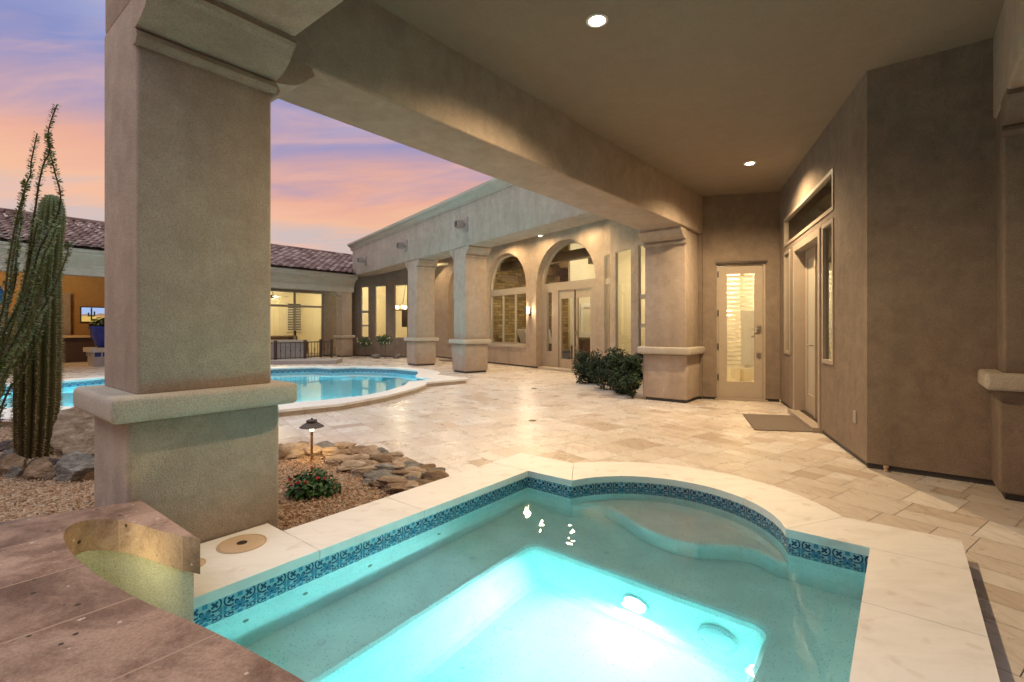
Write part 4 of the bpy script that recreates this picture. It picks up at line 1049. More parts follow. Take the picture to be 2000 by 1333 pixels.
# pedestal and pot
q = at(192, 716); ped = thing('pedestal', 'low stucco pedestal with a row of cobalt tiles below its slab', 'pedestal', (*q, 0))
def sq(c, h, z0, z1): mm = MB(); mm.box(c - AX*h - VX*h, AX*2*h, VX*2*h, z0, z1); return mm
q = q + Vector((-.1, .45))
sq(q, .42, 0, .32).build('base', M['grey_block'], ped); sq(q, .425, .322, .47).build('tile_row', M['cobalt'], ped); sq(q, .52, .472, .62).build('slab', M['cap'], ped)
m = MB()
for k in range(5):
    for ax_, s_ in ((AX, VX), (VX, AX)):
        for sg in (1, -1):
            c_ = q + s_*(.427*sg) + ax_*(-.42 + k*.21); m.cbox((c_.x, c_.y, .396), .03, .03, .15)
m.build('tile_joint', M['cap'], ped)
pot = thing('blue_pot', 'cobalt blue glazed planter with pale succulents on the tiled pedestal', 'planter', (q.x, q.y, .62))
m = MB(); m.lathe((q.x, q.y, .622), [(.24, 0), (.30, .08), (.42, .40), (.44, .62), (.48, .64), (.48, .72), (.41, .72), (.40, .6), (0, .6)], 28); m.build('pot', M['blue_glaze'], pot, smooth=True)
def leaves(mm, c, rx, ry, rz, n, size, rg, shell=.55, up=.3, clump=0):
    c = Vector(c); cl = [Vector((rg.gauss(0, 1), rg.gauss(0, 1), rg.gauss(0, 1))).normalized() for _ in range(clump)] if clump else None
    for _ in range(n):
        while True:
            d = Vector((rg.uniform(-1, 1), rg.uniform(-1, 1), rg.uniform(-1, 1)))
            if .05 < d.length < 1: break
        d.normalize(); r = shell + (1-shell)*rg.random()**.6
        r *= 1 + .16*noise.noise(d*2.3 + c)
        if cl and rg.random() < .75: d = (d*.55 + rg.choice(cl)*.8).normalized()
        p = c + Vector((d.x*rx, d.y*ry, d.z*rz))*r
        nrm = (d + Vector((rg.gauss(0, .5), rg.gauss(0, .5), rg.gauss(0, .5) + up))).normalized()
        X = nrm.orthogonal().normalized(); a = rg.random()*6.28; Y = nrm.cross(X); X, Y = X*math.cos(a) + Y*math.sin(a), Y*math.cos(a) - X*math.sin(a)
        s = size*rg.uniform(.6, 1.25)
        mm.add([p - X*s, p - X*.2*s + Y*.52*s + nrm*.12*s, p + X*s - nrm*.1*s, p - X*.2*s - Y*.52*s + nrm*.12*s, p - X*.1*s - nrm*.1*s], [(0, 4, 1), (1, 4, 2), (2, 4, 3), (3, 4, 0)])
    return mm
rg = random.Random(21)
m = MB(); leaves(m, (q.x, q.y, 1.42), .44, .44, .22, 160, .11, rg, .3, .8); m.build('succulents', M['rose'], pot)
# patio chair at the far left
q = at(18, 722); ch = thing('patio_chair', 'dark metal patio chair partly hidden behind the cactus stems', 'chair', (*q, 0))
m = MB(); m.cbox((q.x, q.y, .44), .5, .5, .05); m.build('seat', M['iron'], ch)
for sx in (-1, 1):
    for sy in (-1, 1):
        m = MB(); m.tube([(q.x+sx*.22, q.y+sy*.22, 0), (q.x+sx*.2, q.y+sy*.2, .44)], .02, 8); m.build('leg', M['iron'], ch)
m = MB(); m.cbox((q.x, q.y+.24, .75), .5, .04, .5); m.build('backrest', M['iron'], ch)
# fence, kerb and island
fp = [at(538, 710, .0), at(595.8, 707.5, 0), at(626.5, 704.5, 0), at(647.5, 705, 0)]
fp = [at(505, 711.5, 0)] + fp
fn = thing('iron_fence', 'low dark iron railing of square posts and pickets behind the pool', 'fence', (*fp[2], .12))
kb = MB()
for a, b in zip(fp[:-1], fp[1:]):
    n_ = max(3, int((b-a).length/.16))
    for i in range(1, n_):
        p = a + (b-a)*i/n_; m = MB(); m.tube([(p.x, p.y, .14), (p.x, p.y, .74)], .011, 6)
        if i % 2: m.lathe((p.x, p.y, .45), [(.0115, -.05), (.026, 0), (.0115, .05)], 8)
        m.build('picket', M['iron'], fn)
for a, b in zip(fp[:-1], fp[1:]):
    m = MB(); m.tube([(a.x, a.y, .74), (b.x, b.y, .74)], .02, 6); m.tube([(a.x, a.y, .17), (b.x, b.y, .17)], .016, 6); m.build('rail', M['iron'], fn)
for p in fp[1:]:
    m = MB(); m.cbox((p.x, p.y, .46), .085, .085, .68); m.cbox((p.x, p.y, .815), .1, .1, .03); m.build('post', M['iron'], fn)
k0, k1 = at(490, 713), at(656, 711.5)
m = MB(); m.prism([k0, k1, k1 + Vector((-.15, 1.1)), k0 + Vector((-.3, 1.6))], 0, .13)
o = m.build('stair_kerb', M['grey_block'], None, origin=(*k1, 0)); tag(o, 'raised stucco kerb carrying the iron railing behind the pool', 'kerb')
q0, q1 = at(490, 706), at(598, 705.5)
isl = thing('spa_island', 'raised grey stucco fountain box with tiled band behind the iron railing', 'fountain', (*q1, 0))
m = MB(); m.prism([q0, q1, q1 + Vector((-.9, .9)), q0 + Vector((-.9, .9))], 0, .55); m.build('body', M['grey_block'], isl)
m = MB(); m.prism([q0 - Vector((0, .02)), q1 + Vector((.02, -.02)), q1 + Vector((-.9, .92)), q0 + Vector((-.9, .92))], .552, .72); m.build('tile_band', M['grey_block'], isl)
m = MB(); m.prism([q0 - Vector((0, .06)), q1 + Vector((.06, -.06)), q1 + Vector((-.9, .96)), q0 + Vector((-.9, .96))], .722, .8); m.build('top', M['cap'], isl)
# doormats
def mat_(pts, label):
    c_ = sum((Vector(p) for p in pts), Vector((0, 0)))/4; m = MB(); m.prism(pts, .001, .013)
    o = m.build('doormat', M['rubber'], None, origin=(*c_, 0), bevel=.004); tag(o, label, 'doormat')
mat_([at(1473.4, 841), at(1600, 845.5), at(1554, 813.7), at(1450, 810)], 'brown doormat lying in front of the tall double doors')
mat_([at(862, 706.5), at(884, 707), at(884, 703.5), at(856, 703.5)], 'small dark doormat behind the colonnade pillar')
for x, y, l in ((1040, 822, 'round dark patio drain beside two brown pavers'), (1043, 759, 'smaller dark patio drain halfway to the glass doors')):
    c_ = at(x, y); m = MB(); m.lathe((c_.x, c_.y, .001), [(.055, 0), (.055, .004), (.045, .006), (0, .005)], 20); tag(m.build('patio_drain', M['bronze'], None, origin=(*c_, 0)), l, 'drain')
# floodlights on the parapet
for (px, py, t_, l) in ((910, 441, .38, 'floodlight on the parapet above the pillar nearest the pool step'), (793, 482, 3.75, 'floodlight on the parapet above the middle colonnade pillar'), (714, 510, 8.2, 'floodlight on the parapet beside the tiled roof')):
    k = (px-1000)/FPX; t_ = (k*CO.y - CO.x)/(DC.x - k*DC.y); q = Q(t_, 0); z = EYE - (py-YH)*q.y/FPX
    fl_ = thing('floodlight', l, 'floodlight', (q.x, q.y, z), 'parapet floodlights'); mpq = wallmap(Q(t_+1, 0), Q(t_-1, 0), NC)
    m = MB(); m.holed(mpq, rect(.87, 1.13, z-.2, z+.22), [], -.03, .0); m.build('mounting_plate', M['plate'], fl_, bevel=.012)
    m = MB(); m.tube([mpq(1, z+.01, -.03), mpq(1, z+.01, -.16)], .05, 12); m.holed(mpq, rect(.91, 1.09, z-.09, z+.11), [], -.32, -.12); m.build('lamp_head', M['plate'], fl_, bevel=.006)
    m = MB(); m.holed(mpq, rect(.93, 1.07, z-.07, z+.09), [], -.324, -.316); m.build('lens', M['black'], fl_)
# wall sconce
tS = onback(1036, mpD, 0); zS = zat(607, mpD, tS, 0)
sc = thing('wall_sconce', 'small lit wall lamp between the arched window and the glass doors', 'wall lamp', mpD(tS, zS, 0))
m = MB(); m.holed(mpD, rect(tS-.05, tS+.05, zS-.16, zS+.06), [], -.03, 0); m.tube([mpD(tS, zS-.1, -.03), mpD(tS, zS-.1, -.1)], .012, 8); m.lathe(mpD(tS, zS-.13, -.1), [(.05, 0), (.05, .02), (0, .02)], 14); m.build('bracket', M['bronze'], sc)
m = MB(); m.lathe(mpD(tS, zS-.10, -.1), [(.04, 0), (.045, .2), (.03, .22), (0, .22)], 14); m.build('shade', M['bulb_soft'], sc)
lamp('sconce_lamp', 'POINT', mpD(tS, zS, -.16), 30, (1, .75, .45), sc, size=.04)
# path light
q = at(609, 901); pl = thing('path_light', 'bronze pagoda-hat path light glowing over the gravel bed', 'path light', (*q, 0))
hz = EYE - (832-YH)*q.y/FPX
m = MB(); m.lathe((q.x, q.y, 0), [(.0125, -.02), (.0125, hz-.05)], 14); m.build('stem', M['brass'], pl)
m = MB(); m.lathe((q.x, q.y, hz), [(.112, -.012), (.112, -.006), (.06, .028), (.05, .032), (.05, .052), (.044, .058), (.012, .064), (.008, .075), (0, .076)], 32); m.lathe((q.x, q.y, hz), [(.106, -.011), (.055, .022), (0, .024)], 32); m.build('hat', M['bronze'], pl)
m = MB(); m.lathe((q.x, q.y, hz-.05), [(.017, 0), (.02, .01), (.02, .045), (0, .05)], 16); m.build('glass_bulb', M['bulb_soft'], pl)
lamp('path_lamp', 'POINT', (q.x, q.y-.0, hz-.075), 13, (1, .66, .28), pl, size=.02)
# ------------------------------------------------------------------ STONES --------------------------------------------
def rock(c, sx, sy, sz, mat, label, rot=0, seed=0, tilt=0, group=None, sub=3, rough=.28, cat='rock', name='rock'):
    bm = bmesh.new(); bmesh.ops.create_icosphere(bm, subdivisions=sub, radius=1)
    rg = random.Random(seed); off = Vector((rg.uniform(-50, 50), rg.uniform(-50, 50), rg.uniform(-50, 50)))
    planes = [(Vector((rg.gauss(0, 1), rg.gauss(0, 1), rg.gauss(0, .8))).normalized(), rg.uniform(.45, .85)) for _ in range(13)]
    for v in bm.verts:
        d = v.co.normalized(); r = 1.0
        for n_, h in planes:
            k = d.dot(n_)
            if k > .02: r = min(r, h/k)
        r *= 1 + rough*.35*noise.noise(d*2 + off) + rough*.3*noise.noise(d*7 + off)
        v.co = Vector((d.x*r*sx, d.y*r*sy, d.z*r*sz))
    bm.transform(Matrix.Rotation(rot, 4, 'Z') @ Matrix.Rotation(tilt, 4, 'X'))
    zmin = min(v.co.z for v in bm.verts)
    me = bpy.data.meshes.new(name); bm.to_mesh(me); bm.free(); me.materials.append(mat)
    o = bpy.data.objects.new(name, me); link(o)
    o.location = (c[0], c[1], (c[2] if len(c) > 2 else 0) - zmin*.72)
    return tag(o, label, cat, group)
RK = [M['rock_tan'], M['rock_brown'], M['rock_grey']]
rg = random.Random(4)
# border of flat field stones between gravel and paving: (px, py, width px, height px, material, lift)
border = [(560, 876, 34, 16, 0), (590, 872, 34, 16, 0), (574, 886, 50, 18, 0), (541, 890, 30, 20, 1), (616, 884, 44, 16, 0), (630, 876, 40, 14, 2), (650, 888, 46, 16, 0), (668, 878, 40, 14, 0), (672, 899, 48, 16, 0),
          (694, 882, 40, 16, 1), (712, 880, 44, 20, 1), (700, 901, 40, 16, 0), (728, 891, 44, 18, 0), (745, 890, 36, 18, 2), (690, 912, 56, 16, 0), (722, 905, 44, 22, 0), (750, 906, 40, 18, 1), (775, 903, 38, 18, 1), (775, 916, 50, 18, 0),
          (742, 921, 60, 16, 2), (716, 922, 52, 16, 0), (800, 915, 40, 18, 2), (812, 926, 48, 18, 0), (755, 934, 66, 18, 2), (790, 930, 48, 18, 1), (735, 937, 50, 14, 2), (830, 917, 34, 16, 1), (845, 928, 40, 18, 2), (825, 936, 24, 14, 2), (852, 938, 36, 20, 1),
          (808, 941, 32, 14, 2), (780, 946, 60, 16, 1), (830, 946, 40, 16, 1), (770, 954, 46, 14, 1), (800, 952, 46, 16, 0), (655, 900, 40, 14, 0), (682, 892, 36, 16, 1), (738, 900, 40, 18, 0), (765, 893, 36, 16, 0), (785, 908, 40, 16, 0), (760, 918, 44, 16, 1), (808, 934, 40, 16, 0), (772, 938, 44, 14, 0), (748, 946, 44, 14, 1), (838, 938, 30, 14, 0), (728, 914, 40, 14, 0), (706, 908, 40, 14, 1)]
names = ['tan', 'rust-brown', 'grey']
special = {0: 'tan flat stone of the border right beside the large pillar, back row', 4: 'pale stone of the border lit right behind the path light stem', 10: 'upright rust-brown stone peaking on the back row of the border', 23: 'long grey slab stone lying low at the front of the border', 29: 'rust-brown border stone at the tip touching the spa coping', 31: 'wide rust-brown slab at the front of the border near the coping', 28: 'small grey wedge stone between larger ones near the border tip'}
for i, (px, py, w, h, k) in enumerate(border):
    q = at(px, py + h*.35); d = q.y; wx = w*d/FPX*.78; hz_ = h*d/FPX*.85
    lab = special.get(i, f'flat {names[k]} field stone packed in the border along the gravel bed')
    rock((q.x, q.y, -.01), wx*1.12, wx*rg.uniform(.5, .8), hz_*1.0, RK[k], lab, rot=rg.uniform(-.6, .6), seed=i+1, tilt=rg.uniform(-.25, .35), group='field stones bordering the gravel bed', sub=3)
left = [(152, 868, 112, 120, 'boulder', 'big pale boulder between the cactus and the large pillar', 1.0), (62, 921, 72, 40, 'rock_brown', 'rust-brown oblong rock in front of the saguaro', .8), (136, 918, 84, 56, 'rock_grey', 'blue-grey pointed rock in front of the pale boulder', .75), (170, 926, 40, 30, 'rock_brown', 'brown rock against the foot of the large pillar', .8),
        (70, 900, 56, 26, 'rock_violet', 'dark purplish rock at the foot of the saguaro', .8), (15, 910, 56, 40, 'rock_brown', 'brown rock at the left edge in front of the cactus', .8), (26, 922, 34, 26, 'rock_grey', 'small grey rock beside the brown one at the left edge', .8), (12, 890, 50, 26, 'rock_grey', 'dark grey slab rock under the ocotillo stems', .8), (10, 872, 40, 22, 'rock_violet', 'purplish rock at the left edge behind the slab', .8)]
for i, (px, py, w, h, k, lab, sy) in enumerate(left):
    q = at(px, py + h*.42); d = q.y; wx = w*d/FPX*.58; hz_ = h*d/FPX*.60
    rock((q.x, q.y + wx*sy*.5, -.03), wx, wx*sy, hz_*1.15, M[k], lab, rot=rg.uniform(-.3, .3), seed=60+i, tilt=rg.uniform(-.15, .25), sub=4)
for px, l in ((733, 'round stone at the foot of the dining wall, nearer the far pillar'), (776, 'round stone at the foot of the dining wall, beside the middle pillar')):
    q = at(px, 700.5); rock((q.x, q.y, 0), .22, .16, .16, M['rock_grey'], l, seed=px, sub=2)
# ------------------------------------------------------------------ PLANTS --------------------------------------------
# saguaro: ribbed column following its lean
sg = thing('saguaro_cactus', 'thick ribbed saguaro column leaning behind the ocotillo stems', 'cactus', (*at(63, 899), 0))
YD = at(63, 899).y + .15
spine_path = [(66, 902, 36), (70, 850, 42), (73, 780, 46), (75, 700, 46), (79, 620, 42), (86, 540, 34), (94, 470, 30), (100, 425, 28), (101, 405, 25.5), (101.5, 392, 20), (101.5, 384, 12), (101.5, 380.5, 3)]
V_, F_ = [], []; nr_ = 15; ns = nr_*6
cen = []
for px, py, r in spine_path:
    p = atd(px, py, YD); rr = r*YD/FPX*.735; cen.append((p, rr))
for p, rr in cen:
    for i in range(ns):
        a = 2*math.pi*i/ns; rb = abs(math.cos(a*nr_/2)); q_ = rr*(.72 + .30*rb**.7)
        V_.append((p.x + q_*math.cos(a), p.y + q_*math.sin(a), p.z))
for j in range(len(cen)-1):
    for i in range(ns): F_.append((j*ns+i, j*ns+(i+1) % ns, (j+1)*ns+(i+1) % ns, (j+1)*ns+i))
F_.append(tuple((len(cen)-1)*ns+i for i in range(ns)))
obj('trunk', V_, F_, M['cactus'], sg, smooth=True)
m = MB(); rg = random.Random(9)
def cint(z):
    for (p, r), (q_, s) in zip(cen[:-1], cen[1:]):
        if p.z <= z <= q_.z: k = (z-p.z)/(q_.z-p.z); return p.lerp(q_, k), r + (s-r)*k
    return cen[-1][0], .02
for i in range(nr_):
    a = 2*math.pi*i/nr_; z = .02
    while z < cen[-2][0].z:
        p, r = cint(z); b = p + Vector((math.cos(a), math.sin(a), 0))*r*1.01
        for _ in range(7):
            d = Vector((math.cos(a) + rg.gauss(0, .5), math.sin(a) + rg.gauss(0, .5), rg.gauss(0, .55))).normalized(); L_ = rg.uniform(.02, .05)*(1 if z < 1.6 else .6)
            s_ = d.orthogonal().normalized()*.0024
            m.add([b - s_, b + s_, b + d*L_], [(0, 1, 2)])
        z += .028
m.build('spines', M['spine'], sg)
# ocotillo
oc = thing('ocotillo', 'ocotillo with many long leafy whip stems arching up past the saguaro', 'shrub', (*at(-70, 880), 0))
stems = [[(-60, 880), (-20, 760), (0, 690), (10, 640), (20, 545), (27, 493), (32, 451), (40, 416), (51, 362), (60, 340), (61, 317), (72.7, 261)],
         [(-60, 880), (-30, 780), (5, 690), (30, 615), (48, 550), (57, 493), (64, 436), (70, 402), (75.5, 362), (85.5, 320), (97, 297), (93, 274), (97, 245), (111, 206)],
         [(-60, 880), (-20, 790), (10, 720), (50, 600), (68, 522), (77, 488), (100, 445), (114, 414), (118, 380), (108, 340), (99, 300), (95, 262)],
         [(-60, 885), (-30, 770), (0, 722), (25, 697), (50, 663), (74, 618), (92, 588), (109, 554), (120, 528), (131, 499), (134, 473)],
         [(-60, 880), (-20, 720), (7, 653), (25, 616), (45, 579), (62, 549), (82, 519), (97, 489)],
         [(-60, 890), (-30, 850), (0, 809), (6, 788), (20, 758), (35, 739), (56, 704), (70, 670), (84, 632), (94, 603)],
         [(-60, 880), (-20, 700), (0, 628), (15, 598), (30, 549), (32, 487), (40, 445), (42, 400)],
         [(-60, 880), (-25, 740), (0, 680), (22, 630), (40, 590), (52, 540), (66, 470), (74, 430)],
         [(-60, 880), (-25, 780), (0, 740), (30, 690), (52, 640), (66, 600), (78, 560)],
         [(-60, 880), (-30, 720), (-5, 640), (8, 590), (16, 520), (30, 440), (44, 385), (52, 355)],
         [(-60, 890), (-40, 850), (-8, 770), (18, 715), (44, 668), (62, 628), (74, 585), (88, 540), (98, 500)],
         [(-60, 890), (-30, 800), (0, 762), (20, 725), (42, 690), (60, 650), (70, 610)],
         [(-60, 880), (-40, 760), (-12, 660), (4, 615), (20, 570), (30, 520), (36, 470)],
         [(-60, 880), (-20, 760), (8, 700), (34, 652), (58, 600), (72, 545), (86, 500), (100, 470), (112, 440)]]
rg = random.Random(33)
def catmull(pts, n=5):
    q = []; P_ = [pts[0]] + pts + [pts[-1]]
    for i in range(1, len(P_)-2):
        p0, p1, p2, p3 = P_[i-1:i+3]
        for k in range(n):
            t = k/n; q.append(.5*((2*p1) + (p2-p0)*t + (2*p0-5*p1+4*p2-p3)*t*t + (3*p1-p0-3*p2+p3)*t**3))
    return q + [pts[-1]]
for i, s in enumerate(stems):
    dep = YD - .45 - .25*rg.random(); pts = []
    for j, (x, y) in enumerate(s):
        k = j/(len(s)-1); pts.append(atd(x, y, dep + .12*math.sin(3*k + i)))
    pts[0] = Vector((at(-70, 880).x + rg.uniform(-.05, .05), dep, 0.0))
    pts = catmull(pts, 6); nP = len(pts)
    mm = MB(); mm.tube(pts, [.011*(1-.55*j/nP) for j in range(nP)], 6)
    st = mm.build('stem', M['oco_stem'], oc)
    mm = MB()
    for a, b in zip(pts[:-1], pts[1:]):
        L_ = (b-a).length; nl = int(L_/.0021)
        d = (b-a).normalized()
        for k in range(nl):
            p = a.lerp(b, rg.random()); X = d.cross(Vector((rg.gauss(0, 1), rg.gauss(0, 1), rg.gauss(0, 1)))).normalized()
            o_ = (X + d*rg.uniform(-.1, .8)).normalized(); w_ = o_.cross(d).normalized() if abs(o_.dot(d)) < .99 else X
            l_ = rg.uniform(.018, .038); p0 = p + X*.008
            mm.add([p0, p0 + o_*l_*.6 + w_*l_*.32, p0 + o_*l_, p0 + o_*l_*.6 - w_*l_*.32], [(0, 1, 2, 3)])
    mm.build('leaves', M['oco_leaf'], st)
q = at(-45, 850); gl = thing('ground_spotlight', 'small bronze ground spotlight at the foot of the ocotillo', 'spotlight', (*q, 0))
m = MB(); m.tube([(q.x, q.y, 0), (q.x, q.y, .1)], .015, 8); m.tube([(q.x, q.y, .1), (q.x+.06, q.y-.02, .2)], [.03, .045], 12); m.build('housing', M['bronze'], gl)
lamp('spot_lamp', 'SPOT', (q.x+.09, q.y-.02, .24), 60, (1, .70, .34), gl, size=.03, aim=(.45, -.05, .9), cone=100)
# red-flowered shrub
q = at(598, 975); rs = thing('flowering_shrub', 'low dark green shrub with red flowers on the gravel', 'shrub', (*q, 0))
q = q + Vector((0, .1)); rg = random.Random(14)
m = MB()
for dx, dy, dz, r in ((0, 0, .05, .15), (-.09, .02, .05, .12), (.10, .01, .04, .12), (.0, .07, .08, .13), (-.03, -.06, .03, .12)): leaves(m, (q.x+dx, q.y+dy, dz), r, r, r*.85, 260, .024, rg, .5, .5)
m.build('foliage', M['shrub'], rs)
for dx, dy, z in ((-.13, -.06, .09), (-.06, -.10, .125), (.0, -.11, .13), (.075, -.07, .15), (.12, -.04, .14), (-.01, .03, .2), (-.045, -.10, .08), (-.17, .0, .12)):
    m = MB(); leaves(m, (q.x+dx, q.y+dy, z), .014, .014, .012, 26, .009, rg, .5, .6); m.build('flower', M['petal'], rs)
# hedge of dark shrubs
hs = [(1150, 753, 27, 60, 'rounded dark hedge shrub at the far end by the glass doors'), (1180, 765, 28, 72, 'second hedge shrub from the glass doors'), (1204, 757, 26, 66, 'hedge shrub hidden among the others at the back'), (1215, 774, 27, 84, 'tall hedge shrub in the middle of the row'), (1238, 784, 22, 88, 'hedge shrub pressed against the stucco pillar')]
rg = random.Random(17)
for px, py, w, h, l in hs:
    q = at(px, py - 2); d = q.y; r = w*d/FPX*1.12; hz_ = h*d/FPX*1.08; t = thing('hedge_shrub', l, 'shrub', (*q, 0), 'dark shrubs hedging the bay windows')
    q = q + Vector((.03, .2)); m = MB()
    for _ in range(24):
        a = rg.random()*6.28; rr = rg.random()**.5*r*.8; zz = rg.uniform(.06, .9)*hz_; k = .55 + .45*math.sin(math.pi*min(1, zz/hz_))
        s_ = r*rg.uniform(.36, .55)
        leaves(m, (q.x + rr*math.cos(a)*k, q.y + rr*math.sin(a)*k, min(zz, hz_ - s_*.6)), s_, s_, s_*.9, 190, .027, rg, .55, .35)
    m.build('foliage', M['hedge'], t)
    m = MB()
    for a in (0, 2, 4): m.tube([(q.x, q.y, 0), (q.x + .1*math.cos(a), q.y + .1*math.sin(a), hz_*.6)], .014, 6)
    m.build('stem', M['stemg'], t)
# two small tree roses by the dining bay
for px, py, cy, w, l in ((713, 699, 669, 16, 'small tree rose with white blooms nearer the far pillar'), (752, 701, 666, 13, 'small bare-stemmed tree rose below the middle dining window')):
    q = at(px, py); d = q.y; z = EYE - (cy-YH)*d/FPX; t = thing('tree_rose', l, 'plant', (*q, 0)); rg = random.Random(px); m = MB()
    for _ in range(6): leaves(m, (q.x + rg.uniform(-.2, .2), q.y + rg.uniform(-.2, .2), z + rg.uniform(-.12, .12)), .2, .2, .17, 70, .055, rg, .4, .3)
    m.build('foliage', M['rose'], t)
    m = MB(); m.tube([(q.x, q.y, 0), (q.x+.02, q.y, z*.5), (q.x, q.y, z)], .014, 6); m.build('stem', M['stemg'], t)
    m = MB()
    for _ in range(9): leaves(m, (q.x + rg.uniform(-.3, .3), q.y - .15 + rg.uniform(-.1, .1), z + rg.uniform(-.1, .2)), .03, .03, .03, 8, .025, rg, .4, .3)
    m.build('blooms', M['petal_white'], t)
# ------------------------------------------------------------------ FURNITURE BEHIND GLASS ------------------------------
def sofa(mp, x0, x1, d, h, label, dep=.9, flip=False):
    t = thing('sofa', label, 'sofa', mp((x0+x1)/2, .03, d+dep/2))
    m = MB(); m.holed(mp, rect(x0, x1, .08, .42), [], d+.2, d+dep); m.build('seat', M['leather'], t, bevel=.05, segs=3)
    m = MB(); n_ = max(2, int((x1-x0)/.7))
    for k in range(n_): m.holed(mp, rect(x0+(x1-x0)*k/n_+.01, x0+(x1-x0)*(k+1)/n_-.01, .1, h), [], (d if not flip else d+dep-.28), (d+.28 if not flip else d+dep))
    m.build('backrest', M['leather'], t, bevel=.08, segs=4)
    for a in (x0-.2, x1): m = MB(); m.holed(mp, rect(a, a+.2, .05, h*.72), [], d+.05, d+dep); m.build('armrest', M['leather'], t, bevel=.06, segs=3)
    return t
sofa(mpD, D(-12.0), D(-9.9), 1.25, 1.0, 'brown leather sofa seen through the arched glass doors')
a, b = onback(594, mpS, 1.6), onback(505, mpS, 1.6); sofa(mpS, min(a, b), max(a, b), 1.5, .92, 'dark brown sofa inside the sliding doors of the tiled wing', flip=True)
for (x0, x1, w_, l) in ((D(-14.75), D(-14.2), -.08, 'dark armchair with a pale tilted board inside the arched window'), (D(-13.45), D(-12.95), .02, 'dark armchair with a white cushion inside the arched window')):
    t = thing('armchair', l, 'armchair', mpD((x0+x1)/2, .03, 1.2)); m = MB(); m.holed(mpD, rect(x0-.15, x1+.25, .05, 1.22), [], 1.15, 1.35); m.build('backrest', M['wood_dark'], t, bevel=.04)
    m = MB(); m.holed(mpD, rect(x0-.15, x1+.25, .05, .5), [], 1.35, 1.9); m.build('seat', M['wood_dark'], t, bevel=.04)
    m = MB(); m.holed(mpD, [(x0+.18, .75), (x1+.1, .75), (x1-.05+w_, 1.24), (x0+w_, 1.24)], [], 1.0, 1.1); m.build('cushion', M['white'], t, bevel=.03)
x0, x1 = sorted((onback(605, mpS, 3.4), onback(629, mpS, 3.4)))
dr = thing('dresser', 'dark wooden dresser inside the sliding doors of the tiled wing', 'dresser', mpS((x0+x1)/2, 0, 3.4)); m = MB(); m.holed(mpS, rect(x0-.3, x1, .1, 1.0), [], 3.3, 3.9); m.build('cabinet', M['wood_dark'], dr)
for x in (x0-.28, x1-.08): m = MB(); m.holed(mpS, rect(x, x+.06, .0, .1), [], 3.35, 3.85); m.build('leg', M['wood_dark'], dr)
va = thing('houseplant', 'dark potted plant standing on the dresser', 'plant', mpS(x0+.3, 1.0, 3.5)); q = Vector(mpS((x0+x1)/2, 1.02, 3.5)); m = MB(); m.lathe(q, [(.08, 0), (.1, .15), (0, .15)], 12); m.build('pot', M['black'], va)
m = MB(); leaves(m, (q.x, q.y, q.z+.3), .25, .25, .2, 60, .07, random.Random(2), .2, .4); m.build('foliage', M['hedge'], va)
x0, x1 = sorted((onback(620, mpS, 4.1), onback(630, mpS, 4.1))); z1, z0 = zat(615, mpS, x0, 4.1), zat(643, mpS, x0, 4.1)
pf = thing('picture_frame', 'dark framed picture on the cream wall above the dresser', 'picture', mpS((x0+x1)/2, z0, 4.1)); m = MB(); m.holed(mpS, rect(x0-.1, x1, z0, z1), [rect(x0+.08, x1-.12, z0+.15, z1-.15)], 4.12, 4.17); m.build('frame', M['wood_dark'], pf)
m = MB(); m.holed(mpS, rect(x0+.06, x1-.1, z0+.13, z1-.13), [], 4.15, 4.165); m.build('mount', M['white'], pf)
# ceiling fan in the tiled wing
q = Vector(mpS(onback(533, mpS, 2.0), zat(580, mpS, onback(533, mpS, 2.0), 2.0), 2.0)); cf = thing('ceiling_fan', 'wooden ceiling fan inside the tiled wing above the sofa', 'ceiling fan', q)
m = MB(); m.lathe(q, [(.02, .6), (.02, .1), (.1, .08), (.12, 0), (.08, -.06), (0, -.08)], 16); m.build('motor', M['bronze'], cf)
for k in range(5):
    a = k*1.257+.3; d_ = Vector((math.cos(a), math.sin(a), 0)); s_ = Vector((-math.sin(a), math.cos(a), 0)); m = MB(); c_ = [q + d_*.12 - s_*.05, q + d_*.12 + s_*.05, q + d_*.66 + s_*.075, q + d_*.66 - s_*.075]
    m.prism([(p.x, p.y) for p in c_], q.z+.0, q.z+.012); m.build('blade', M['wood_dark'], cf)
# chandelier in the dining bay
q = atd(785, 602, 23.2); cd = thing('chandelier', 'small lit chandelier hanging inside the dining windows', 'chandelier', q)
m = MB(); m.tube([(q.x, q.y, q.z-.1), (q.x+.25, q.y, q.z+1.6)], .012, 6); m.lathe((q.x, q.y, q.z-.12), [(.3, 0), (.3, .03), (.02, .05)], 16); m.build('frame', M['bronze'], cd)
for k in range(5):
    a = k*1.257; m = MB(); m.lathe((q.x+.3*math.cos(a), q.y+.3*math.sin(a), q.z-.05), [(.03, 0), (.075, .07), (.05, .16), (0, .18)], 10); m.build('shade', M['bulb_soft'], cd)
q = atd(791, 622, 23.9); hu = thing('hutch', 'dark hanging cabinet seen through the dining windows', 'cabinet', q); m = MB(); m.cbox((q.x+.15, q.y, q.z), .55, .3, .85); m.build('carcass', M['wood_dark'], hu); m = MB(); m.cbox((q.x+.15, q.y-.16, q.z), .24, .02, .78); m.cbox((q.x+.0, q.y-.16, q.z), .03, .03, .1); m.build('door', M['wood_dark'], hu)
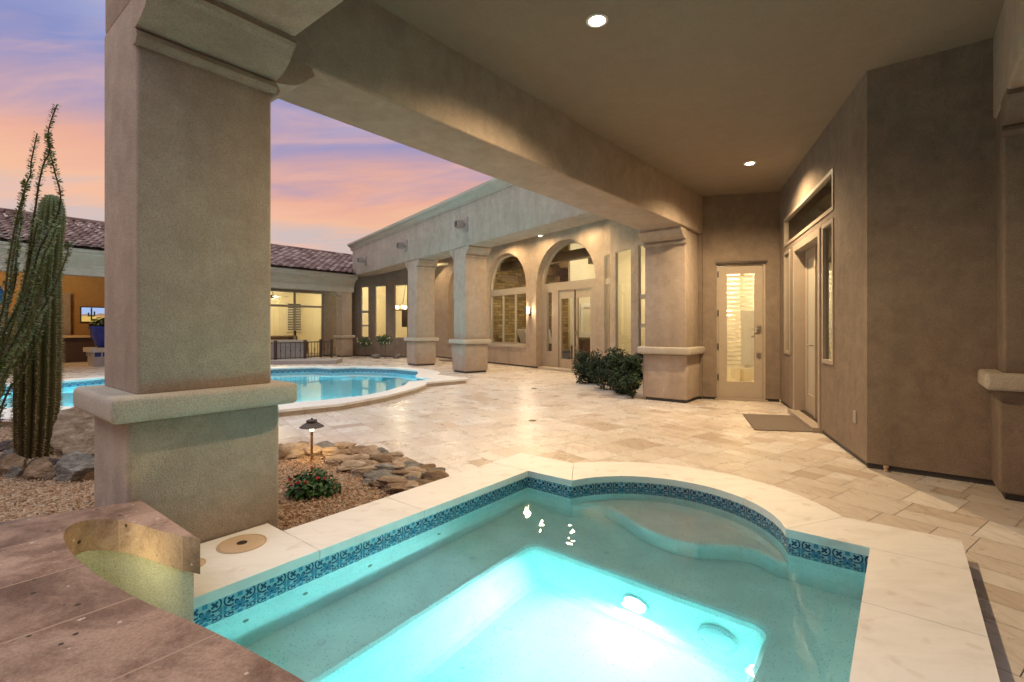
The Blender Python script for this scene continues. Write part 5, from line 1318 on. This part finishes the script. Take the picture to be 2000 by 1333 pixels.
# ------------------------------------------------------------------ SKY -----------------------------------------------
w = bpy.data.worlds.new('World'); S.world = w; w.use_nodes = True
t = NT.__new__(NT); t.t = w.node_tree; t.t.nodes.clear()
wo = t.n('ShaderNodeOutputWorld'); bg = t.n('ShaderNodeBackground'); t.l(bg.outputs[0], wo.inputs[0])
g_ = t.coord('Generated'); sep = t.n('ShaderNodeSeparateXYZ'); t.l(g_, sep.inputs[0])
z = t.math('MAXIMUM', sep.outputs[2], .0)
zz = t.math('ADD', z, .16)
cb = t.n('ShaderNodeCombineXYZ'); t.l(t.math('DIVIDE', sep.outputs[0], zz), cb.inputs[0]); t.l(t.math('DIVIDE', sep.outputs[1], zz), cb.inputs[1])
mp_ = t.n('ShaderNodeMapping'); mp_.inputs['Rotation'].default_value = (0, 0, R(18)); mp_.inputs['Scale'].default_value = (.55, 1.5, 1); t.l(cb.outputs[0], mp_.inputs[0])
n1 = t.noise(1.1, 7, .55, mp_.outputs[0], .5); n2 = t.noise(2.6, 6, .55, mp_.outputs[0], .8)
el = t.math('ADD', z, t.math('MULTIPLY', t.math('SUBTRACT', n1, .5), .30))
base = t.ramp(el, [(0, (.60, .42, .38)), (.11, (.70, .50, .45)), (.17, (.62, .50, .50)), (.215, (.90, .50, .33)), (.265, (.84, .42, .31)), (.315, (.50, .34, .45)), (.375, (.25, .28, .57)), (.52, (.60, .62, .80)), (.75, (1.15, 1.15, 1.17)), (1, (1.3, 1.28, 1.26))])
cl = t.ramp(n2, [(.45, (0, 0, 0)), (.68, (1, 1, 1))])
fade = t.ramp(z, [(.1, (.75,)*3), (.36, (.5,)*3), (.6, (.0,)*3)])
sky = t.mix(t.mix(1, cl, fade, 'MULTIPLY'), base, (.92, .50, .37))
st = t.n('ShaderNodeTexSky', sky_type='NISHITA'); st.sun_disc = False; st.sun_elevation = R(2); st.sun_rotation = R(-70)
bg.inputs['Strength'].default_value = 1.0
add = t.mix(1, sky, (0, 0, 0), 'ADD')
sk = t.n('ShaderNodeVectorMath', operation='SCALE'); t.l(st.outputs[0], sk.inputs[0]); sk.inputs['Scale'].default_value = .02
ad = t.n('ShaderNodeVectorMath', operation='ADD'); t.l(add, ad.inputs[0]); t.l(sk.outputs[0], ad.inputs[1])
t.l(ad.outputs[0], bg.inputs['Color'])
su = bpy.data.lights.new('sun', 'SUN'); su.energy = .75; su.angle = R(25); su.color = (.95, .93, 1)
so = bpy.data.objects.new('sun', su); link(so); so.rotation_euler = Vector((.42, .28, -.86)).to_track_quat('-Z', 'Y').to_euler()
# ------------------------------------------------------------------ CAMERA --------------------------------------------
cam = bpy.data.cameras.new('camera'); cam.sensor_width = 36; cam.lens = FPX/2000*36; cam.shift_y = -26.5/2000; cam.clip_end = 500; cam.clip_start = .05
co = bpy.data.objects.new('camera', cam); link(co); co.location = (0, 0, EYE); co.rotation_euler = (R(90), 0, 0); S.camera = co
S.view_settings.view_transform = 'Standard'; S.view_settings.look = 'None'; S.view_settings.exposure = -.06; S.view_settings.gamma = 1
S.render.engine = 'CYCLES'; cy = S.cycles
cy.use_denoising = True; cy.max_bounces = 14; cy.diffuse_bounces = 8; cy.glossy_bounces = 4; cy.transmission_bounces = 8; cy.transparent_max_bounces = 16
cy.caustics_refractive = True; cy.caustics_reflective = False; cy.sample_clamp_indirect = 15; cy.blur_glossy = .5
